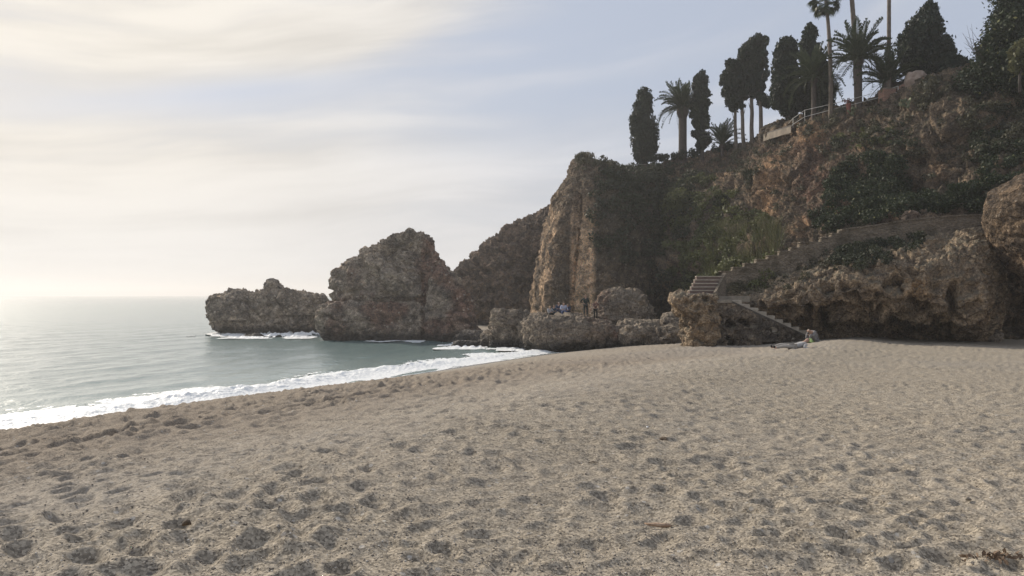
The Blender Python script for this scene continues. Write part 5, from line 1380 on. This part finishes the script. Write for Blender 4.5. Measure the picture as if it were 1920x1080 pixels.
# ------------------------------------------------------------------ people
def cloth(name, c, r_=0.85): return flat_mat(name, c, tuple(v * 0.75 for v in c), 9, r_, 0.004)
SK = flat_mat('skin', (0.42, 0.26, 0.19), (0.38, 0.23, 0.165), 5, 0.55, 0)
def skin_mesh(name, J, E, Rr, mat, root=0, sub=1):
    me = bpy.data.meshes.new(name + '_skeleton'); me.from_pydata([tuple(j) for j in J], E, []); me.update()
    o = bpy.data.objects.new('tmp', me); COL.objects.link(o)
    s = o.modifiers.new('skin', 'SKIN'); s.use_smooth_shade = True
    for i, r in enumerate(Rr):
        v = me.skin_vertices[0].data[i]; r = r if isinstance(r, tuple) else (r, r); v.radius = r; v.use_root = (i == root)
    o.modifiers.new('sub', 'SUBSURF').levels = sub; o.modifiers['sub'].render_levels = sub
    dg = bpy.context.evaluated_depsgraph_get(); m2 = bpy.data.meshes.new_from_object(o.evaluated_get(dg)); m2.name = name
    bpy.data.objects.remove(o, do_unlink=True); m2.materials.clear(); m2.materials.append(mat)
    return m2
def person(label, loc, rot, pose, shirt, trousers, hair, shoes=(0.04, 0.035, 0.03), scale=1.0, group=None, coat=False, skin_legs=False, longhair=False):
    """pose: dict of joints in metres, facing -Y"""
    p = {k: Vector(v) for k, v in pose.items()}
    t = thing('person', label, 'person', loc, group); t.rotation_euler = (0, 0, rot); t.scale = (scale,) * 3
    names = ['pelvis', 'belly', 'chest', 'neck', 'head0', 'head1', 'shL', 'elL', 'wrL', 'haL', 'shR', 'elR', 'wrR', 'haR', 'hipL', 'knL', 'anL', 'toL', 'hipR', 'knR', 'anR', 'toR']
    rad = dict(pelvis=(.14, .11), belly=(.125, .10), chest=(.15, .11), neck=.055, head0=.082, head1=.088, sh=.062, el=.043, wr=.030, ha=.036, hip=.085, kn=.058, an=.040, to=.038)
    up = (p['neck'] - p['chest']).normalized()
    J = [p[n] for n in names]; Rr = [rad.get(n, rad.get(n[:2], rad.get(n[:3]))) for n in names]
    ix = {n: i for i, n in enumerate(names)}
    E = [(a, b) for a, b in [('pelvis', 'belly'), ('belly', 'chest'), ('chest', 'neck'), ('neck', 'head0'), ('head0', 'head1'), ('chest', 'shL'), ('shL', 'elL'), ('elL', 'wrL'), ('wrL', 'haL'),
         ('chest', 'shR'), ('shR', 'elR'), ('elR', 'wrR'), ('wrR', 'haR'), ('pelvis', 'hipL'), ('hipL', 'knL'), ('knL', 'anL'), ('anL', 'toL'), ('pelvis', 'hipR'), ('hipR', 'knR'), ('knR', 'anR'), ('anR', 'toR')]]
    E = [(ix[a], ix[b]) for a, b in E]
    # five short bent fingers on each hand
    for s in 'LR':
        h, w = p['ha' + s], p['wr' + s]; d = (h - w).normalized(); sd_ = d.cross(Vector((0.3, 1, 0.2))).normalized(); pn = d.cross(sd_)
        for k, (o_, ln) in enumerate(((-.030, .062), (-.010, .074), (.010, .070), (.028, .055))):
            a = h + d * 0.03 + sd_ * o_; J += [a + d * ln * 0.5, a + d * ln * 0.9 + pn * 0.02]; n0 = len(J) - 2; Rr += [.010, .008]; E += [(ix['ha' + s], n0), (n0, n0 + 1)]
        J += [w + d * 0.045 - sd_ * 0.04 , w + d * 0.075 - sd_ * 0.06]; Rr += [.011, .009]; n0 = len(J) - 2; E += [(ix['ha' + s], n0), (n0, n0 + 1)]
    link('body', skin_mesh('body', J, E, Rr, SK), t)
    def garment(nm, keys, edges, radii, mat):
        Jg = [p[k] if isinstance(k, str) else k for k in keys]
        link(nm, skin_mesh(nm, Jg, edges, radii, mat), t)
    el_ = lambda s: p['el' + s].lerp(p['wr' + s], 0.9)
    kk = ['pelvis', 'belly', 'chest', 'shL', 'elL', el_('L'), 'shR', 'elR', el_('R'), p['chest'].lerp(p['neck'], .6)]
    c = 1.0 if not coat else 1.22
    garment('coat' if coat else 'jacket', kk, [(0, 1), (1, 2), (2, 3), (3, 4), (4, 5), (2, 6), (6, 7), (7, 8), (2, 9)],
            [(.165 * c, .135 * c), (.155 * c, .13 * c), (.175, .135), .08, .060, .046, .08, .060, .046, .075], shirt)
    ka = lambda s: p['kn' + s].lerp(p['an' + s], .92)
    garment('trousers', ['pelvis', 'hipL', 'knL', ka('L'), 'hipR', 'knR', ka('R')], [(0, 1), (1, 2), (2, 3), (0, 4), (4, 5), (5, 6)], [(.155, .125), .10, .072, .056, .10, .072, .056], trousers)
    sh = cloth('shoe', shoes)
    for s in 'LR': garment('shoe', [p['an' + s], p['to' + s]], [(0, 1)], [.052, .046], sh)
    f = (p['head1'] - p['head0']).normalized()
    back = Vector((0, 0.03, 0))
    hk = [p['head0'].lerp(p['head1'], .35) + back * 1.2, p['head1'] + back * 0.7 + f * 0.02]
    if longhair: hk = [p['neck'] + back * 1.8] + hk
    garment('hair', hk, [(i, i + 1) for i in range(len(hk) - 1)], [.085] * (len(hk) - 1) + [.09], cloth('hair', hair))
    # face: nose and eyes set into the head, facing -Y
    hd = p['head0'].lerp(p['head1'], .5)
    nf = tube([hd + Vector((0, -0.07, 0.01)), hd + Vector((0, -0.108, -0.02))], [.008, .014], 6); link('nose', make_mesh('nose', nf[0], nf[1], 4, SK), t)
    ey = join_vf([tube([hd + Vector((sx, -0.078, 0.02)), hd + Vector((sx, -0.092, 0.02))], [.011, .008], 6) for sx in (-.03, .03)]); link('eyes', make_mesh('eyes', ey[0], ey[1], 4, cloth('eye', (0.03, 0.02, 0.02))), t)
    return t
STAND = dict(pelvis=(0, 0, .93), belly=(0, 0, 1.10), chest=(0, 0, 1.30), neck=(0, 0, 1.46), head0=(0, -.01, 1.56), head1=(0, -.01, 1.64),
    shL=(-.19, 0, 1.38), elL=(-.40, .03, 1.16), wrL=(-.20, -.06, 1.02), haL=(-.14, -.09, 1.00), shR=(.19, 0, 1.38), elR=(.27, .02, 1.12), wrR=(.27, -.08, .90), haR=(.26, -.10, .84),
    hipL=(-.09, 0, .88), knL=(-.11, -.03, .48), anL=(-.12, 0, .09), toL=(-.13, -.14, .045), hipR=(.09, 0, .88), knR=(.12, -.02, .48), anR=(.13, 0, .09), toR=(.15, -.14, .045))
LEAN = dict(STAND); LEAN.update(chest=(.03, .05, 1.28), neck=(.04, .02, 1.43), head0=(.03, -.03, 1.51), head1=(.03, -.05, 1.58), elL=(-.26, -.10, 1.16), wrL=(-.10, -.22, 1.2), haL=(-.05, -.25, 1.24), elR=(.32, -.05, 1.18), wrR=(.16, -.22, 1.16), haR=(.10, -.25, 1.18))
SIT = dict(pelvis=(0, 0, .12), belly=(0, 0, .30), chest=(0, -.02, .50), neck=(0, -.04, .65), head0=(0, -.07, .74), head1=(0, -.08, .82),
    shL=(-.18, -.02, .57), elL=(-.24, -.14, .36), wrL=(-.13, -.30, .32), haL=(-.08, -.34, .33), shR=(.18, -.02, .57), elR=(.24, -.14, .36), wrR=(.13, -.30, .32), haR=(.08, -.34, .33),
    hipL=(-.09, -.04, .12), knL=(-.12, -.40, .30), anL=(-.12, -.46, -.10), toL=(-.13, -.60, -.14), hipR=(.09, -.04, .12), knR=(.12, -.40, .30), anR=(.12, -.44, -.10), toR=(.13, -.58, -.14))
SIT2 = dict(SIT); SIT2.update(knL=(-.14, -.42, .18), anL=(-.12, -.48, -.24), toL=(-.12, -.60, -.30), knR=(.13, -.42, .18), anR=(.10, -.50, -.24), toR=(.10, -.62, -.30), elR=(.28, .02, .34), wrR=(.26, -.18, .26), haR=(.22, -.24, .25))
navy = cloth('navy_cloth', (0.030, 0.045, 0.10)); teal = cloth('teal_cloth', (0.03, 0.07, 0.10)); pale = cloth('pale_blue_cloth', (0.42, 0.45, 0.58)); jeans = cloth('blue_jeans', (0.045, 0.075, 0.18))
black = cloth('black_cloth', (0.018, 0.02, 0.02)); dgreen = cloth('dark_green_cloth', (0.016, 0.028, 0.024)); rust = cloth('rust_cloth', (0.20, 0.11, 0.085)); white = cloth('white_cloth', (0.42, 0.41, 0.40)); grey = cloth('grey_cloth', (0.20, 0.19, 0.19)); cream = cloth('cream_cloth', (0.38, 0.35, 0.31)); lime = cloth('lime_cloth', (0.20, 0.29, 0.10))
grp = 'people sitting on the long boulder'
def rock_top(px, Y):
    # height of the long boulder's top under a column of the scene
    o = bpy.data.objects['boulder.001']; dg = bpy.context.evaluated_depsgraph_get()
    X = (px - 960) / F * Y; loc = Vector((X, Y, 12.0)) - o.location
    hit, p, n, i = o.ray_cast(loc, Vector((0, 0, -1)))
    return (X, Y, (p.z + o.location.z) if hit else 2.3)
def seat(label, px, Y, rot, pose, *a, **k):
    x, y, z = rock_top(px, Y); return person(label, (x, y, z), rot, pose, *a, **k)
seat('blonde seated person in white top, leftmost of the group on the boulder', 1030.5, 58.6, 0.5, SIT, white, black, (0.42, 0.30, 0.16), group=grp, longhair=True)
seat('seated person in a dark teal jacket beside the blonde one', 1038.5, 58.8, 0.15, SIT, teal, teal, (0.20, 0.13, 0.09), group=grp, scale=0.93)
seat('seated person with grey hair in a dark navy jacket, middle of the group', 1048, 58.9, -0.1, SIT, navy, navy, (0.16, 0.15, 0.14), group=grp, scale=1.05)
seat('seated person in a pale blue jacket and blue jeans with white shoes', 1057, 57.9, 0.0, SIT2, pale, jeans, (0.05, 0.035, 0.03), (0.6, 0.6, 0.58), 1.05, group=grp)
seat('seated person in navy with legs tucked, rightmost of the sitting group', 1065, 58.8, -0.4, SIT, navy, navy, (0.06, 0.045, 0.04), group=grp, scale=0.92)
seat('person standing in dark green coat, one elbow out, beside the sitting group', 1098, 58.8, 0.1, STAND, dgreen, black, (0.03, 0.025, 0.02), coat=True, scale=1.02)
seat('person in a rust top and black trousers standing beside the speckled boulder', 1116.5, 60.2, 0.35, LEAN, rust, black, (0.04, 0.03, 0.025), scale=0.98)
# lying sunbather
bx, by, bzv = on_beach(1487, 655)
LIE = dict(pelvis=(0, 0, .12), belly=(.17, 0, .13), chest=(.38, 0, .20), neck=(.52, 0, .30), head0=(.60, 0, .36), head1=(.68, 0, .40), shL=(.46, -.18, .22), elL=(.30, -.30, .07), wrL=(.52, -.34, .06), haL=(.58, -.34, .06),
    shR=(.46, .18, .22), elR=(.32, .30, .07), wrR=(.54, .32, .06), haR=(.60, .32, .06), hipL=(-.05, -.09, .11), knL=(-.45, -.12, .14), anL=(-.84, -.13, .07), toL=(-.90, -.14, .17), hipR=(-.05, .09, .11), knR=(-.45, .12, .20), anR=(-.84, .10, .07), toR=(-.90, .10, .17))
person('sunbather in pale clothes lying on the sand with feet to the left', (bx, by, bzv), 0.12, LIE, white, cream, (0.12, 0.07, 0.05), (0.02, 0.02, 0.02))
bx, by, bzv = on_beach(1531, 641)
CROUCH = dict(SIT); CROUCH.update(chest=(0, -.16, .44), neck=(0, -.30, .52), head0=(0, -.38, .54), head1=(0, -.44, .56), belly=(0, -.04, .32), knL=(-.13, -.38, .36), anL=(-.12, -.42, .08), toL=(-.12, -.56, .05), knR=(.13, -.38, .36), anR=(.12, -.42, .08), toR=(.12, -.56, .05), shL=(-.19, -.18, .50), shR=(.19, -.18, .50), elL=(-.28, -.30, .30), elR=(.28, -.30, .30))
person('person in grey crouched forward on the sand at the foot of the lower stairs', (bx, by + 0.2, bzv), -1.25, CROUCH, grey, grey, (0.42, 0.36, 0.30), scale=1.12, coat=True)
tx, ty, tz = on_beach(1516, 643)
n_ = 26
Gt = np.zeros((n_, n_, 3)); a_, b_ = np.meshgrid(np.linspace(-.42, .42, n_), np.linspace(-.42, .42, n_))
Gt[..., 0] = a_ * 0.6; Gt[..., 1] = b_ * 0.7; Gt[..., 2] = 0.08 + 0.10 * fbm(np.stack([a_ * 5, b_ * 5, 0 * a_], -1), 3, 5) + 0.22 * np.exp(-((a_ - 0.15) ** 2 + b_ ** 2) / 0.04)
Gb = Gt.copy(); Gb[..., 2] -= 0.03
V = np.concatenate([Gt.reshape(-1, 3), Gb.reshape(-1, 3)]); Fc = np.concatenate([grid_faces(n_, n_), grid_faces(n_, n_)[::-1] + n_ * n_])
link('towel', make_mesh('towel', V, Fc, 4, lime), None, (tx, ty, tz), 'crumpled lime green towel beside the crouching person', 'towel')

# ------------------------------------------------------------------ small things on the sand
x, y, z = on_beach(1732, 632)
V, Fc = tube([(-.16, 0, .07), (-.13, 0, .10), (0, 0, .12), (.12, .02, .09), (.17, .02, .06)], [.03, .09, .11, .07, .03], 10)
V = V + 0.03 * np.stack([fbm(V * 9 + 3 * k, 2, k) for k in range(3)], -1)
link('plastic_bag', make_mesh('plastic_bag', V, Fc, 4, M['white_plastic']), None, (x, y, z), 'small white plastic bag lying on the sand below the rock shelf', 'bag')
x, y, z = on_beach(1238, 992)
dw = thing('driftwood', 'curved peeling piece of reddish driftwood in the foreground sand', 'driftwood', (x, y, z))
V, Fc = tube([(-.105, .03, .022), (-.07, .012, .020), (-.03, -.004, .022), (.01, -.014, .020), (.05, -.016, .020), (.075, -.005, .018)], [.004, .010, .014, .017, .015, .006], 10)
V[:, 2] *= 1.0; V = V + 0.003 * np.stack([fbm(V * 60 + 3 * k, 2, k) for k in range(3)], -1)
link('bark_strip', make_mesh('bark_strip', V, Fc, 4, M['wood']), dw)
V, Fc = tube([(.070, -.004, .018), (.10, -.010, .024), (.125, -.018, .020)], [.006, .004, .002], 6)
link('splinter', make_mesh('splinter', V, Fc, 4, M['concrete']), dw)
def bit(name, label, cat, px, py, L_, r_, rot, mat, bend=0.2, lift=0.5, seed=1):
    x, y, z = on_beach(px, py); c, s_ = math.cos(rot), math.sin(rot)
    pts = [(c * t * L_ - s_ * bend * L_ * (1 - 4 * t * t), s_ * t * L_ + c * bend * L_ * (1 - 4 * t * t), r_ * 0.7 + lift * r_ * (1 - 4 * t * t)) for t in (-.5, -.25, 0, .25, .5)]
    V, Fc = tube(pts, [r_ * .3, r_ * .9, r_, r_ * .8, r_ * .25], 8); V = V + r_ * 0.3 * np.stack([fbm(V / r_ * 0.6 + 3 * k, 2, seed + k) for k in range(3)], -1)
    link(name, make_mesh(name, V, Fc, 4, mat), None, (x, y, z), label, cat)
dark = flat_mat('dark_seaweed', (0.11, 0.075, 0.045), (0.06, 0.042, 0.028), 20)
bit('dead_leaf', 'small dark curled leaf on the sand right of centre', 'leaf', 1243, 828, .11, .022, -0.9, dark, seed=3)
bit('shell', 'tiny white shell on the sand above the dark curled leaf', 'shell', 1215, 803, .045, .012, 1.0, M['white_plastic'], seed=4)
bit('twig', 'short dark twig standing in the sand left of centre', 'twig', 686, 956, .06, .006, 1.4, dark, seed=5)
bit('pebble', 'pale pebble on the sand in the lower right', 'pebble', 1816, 940, .045, .016, 0.1, M['concrete'], seed=6)
bit('twig', 'thin dark twig on the sand right of the driftwood path', 'twig', 1113, 869, .10, .006, 0.2, dark, seed=7)
bit('twig', 'small dark upright twig further up the sand slope', 'twig', 1239, 755, .08, .007, 1.5, dark, seed=8)
bit('pebble', 'dark pebble on the sand left of centre near the waterline slope', 'pebble', 350, 990, .05, .018, 0.4, dark, seed=9)
# litter of seaweed scraps in the lower right corner
C = []
g = np.random.default_rng(12)
x0, y0, z0 = on_beach(1862, 1052)
for i in range(60):
    X, Y = x0 + g.normal() * 0.10, y0 + g.normal() * 0.05; C.append((X, Y, ground_z(X, Y) + 0.02 + g.random() * 0.02))
V, Fc, at = leaves(np.array(C), 0.022, 5, 0.0, None, 2.2)
b_ = np.array([x0, y0, z0]); link('seaweed_scraps', make_mesh('seaweed_scraps', V - b_, Fc, 4, flat_mat('brown_seaweed', (0.20, 0.135, 0.085), (0.12, 0.08, 0.05), 20), smooth=False, attrs=at), None, b_, 'scatter of dark brown seaweed scraps in the lower right corner', None, None, 'stuff')

# loose pebbles and coarse grains close to the camera
def pebbles(n, seed, rmin, rmax, smin, smax, mat, kind_label, band=None):
    g = np.random.default_rng(seed); a = g.uniform(R(-38), R(38), n)
    rr = 1 / g.uniform(1 / rmax, 1 / rmin, n); x = rr * np.sin(a); y = rr * np.cos(a)
    bm = bpy.data.objects['beach'].data
    # sample real displaced ground heights by nearest grid vertex
    ang_i = np.clip(((a - R(-37)) / R(74) * 799).round().astype(int), 0, 799)
    rad_ = np.concatenate([[0.02, 0.6, 1.3, 2.0, 2.6], 1 / np.linspace(1 / 3.0, 1 / 75, 850), [82, 95, 115, 150]])
    ri = np.searchsorted(rad_, rr); nv = len(bm.vertices); co = np.empty(nv * 3, dtype=np.float32); bm.vertices.foreach_get('co', co); co = co.reshape(len(rad_), -1, 3)
    z = co[ri, ang_i, 2]
    oct_ = np.array([(1, 0, 0), (0, 1, 0), (-1, 0, 0), (0, -1, 0), (0, 0, 1), (0, 0, -1)], float)
    F8 = np.array([(0, 1, 4), (1, 2, 4), (2, 3, 4), (3, 0, 4), (1, 0, 5), (2, 1, 5), (3, 2, 5), (0, 3, 5)])
    s = smin + (smax - smin) * g.random(n) ** 3
    V = oct_[None] * s[:, None, None] * g.uniform(0.6, 1.3, (n, 6, 1)); V[..., 2] *= 0.6
    th = g.random(n) * 6.28; c, s_ = np.cos(th)[:, None], np.sin(th)[:, None]
    X = V[..., 0] * c - V[..., 1] * s_; Yv = V[..., 0] * s_ + V[..., 1] * c
    V = np.stack([X + x[:, None], Yv + y[:, None], V[..., 2] + (z + s * 0.15)[:, None]], -1).reshape(-1, 3)
    Fc = (F8[None] + (np.arange(n) * 6)[:, None, None]).reshape(-1)
    tn = np.repeat(g.random(n), 6)
    me = make_mesh('pebbles', V, Fc, 3, mat, smooth=True, attrs={'tone': tn})
    link('pebbles', me, kind='stuff', label=kind_label)
pm, nt, bs = nodemat('pebble_stone'); t = NT(nt)
cr = t.N.new('ShaderNodeValToRGB'); nt.links.new(t.attr('tone'), cr.inputs[0])
els = cr.color_ramp.elements; els[0].position = 0; els[0].color = (0.14, 0.122, 0.105, 1); els[1].position = 1; els[1].color = (0.55, 0.52, 0.47, 1)
for pp, cc in ((0.35, (0.19, 0.165, 0.14, 1)), (0.65, (0.30, 0.26, 0.215, 1)), (0.9, (0.40, 0.36, 0.31, 1))):
    e = els.new(pp); e.color = cc
nt.links.new(cr.outputs[0], bs.inputs['Base Color']); bs.inputs['Roughness'].default_value = 0.8
pebbles(34000, 3, 3.2, 16, 0.003, 0.011, pm, 'small mixed pebbles strewn over the near sand')

# ------------------------------------------------------------------ sea haze
V = [(x, y, z) for z in (-3.0, 46.0) for x, y in ((-5400, -5400), (5400, -5400), (5400, 5400), (-5400, 5400))]
hz = make_mesh('haze', V, [0, 3, 2, 1, 4, 5, 6, 7, 0, 1, 5, 4, 1, 2, 6, 5, 2, 3, 7, 6, 3, 0, 4, 7], 4, None, smooth=False)
m = bpy.data.materials.new('sea_haze'); m.use_nodes = True; nt = m.node_tree; nt.nodes.clear()
ov = nt.nodes.new('ShaderNodeOutputMaterial'); pv = nt.nodes.new('ShaderNodeVolumePrincipled')
pv.inputs['Color'].default_value = (0.985, 0.985, 0.985, 1); pv.inputs['Density'].default_value = 0.00065; pv.inputs['Anisotropy'].default_value = 0.4
nt.links.new(pv.outputs[0], ov.inputs['Volume']); hz.materials.append(m)
link('haze', hz, kind='stuff', label='thin sea haze')
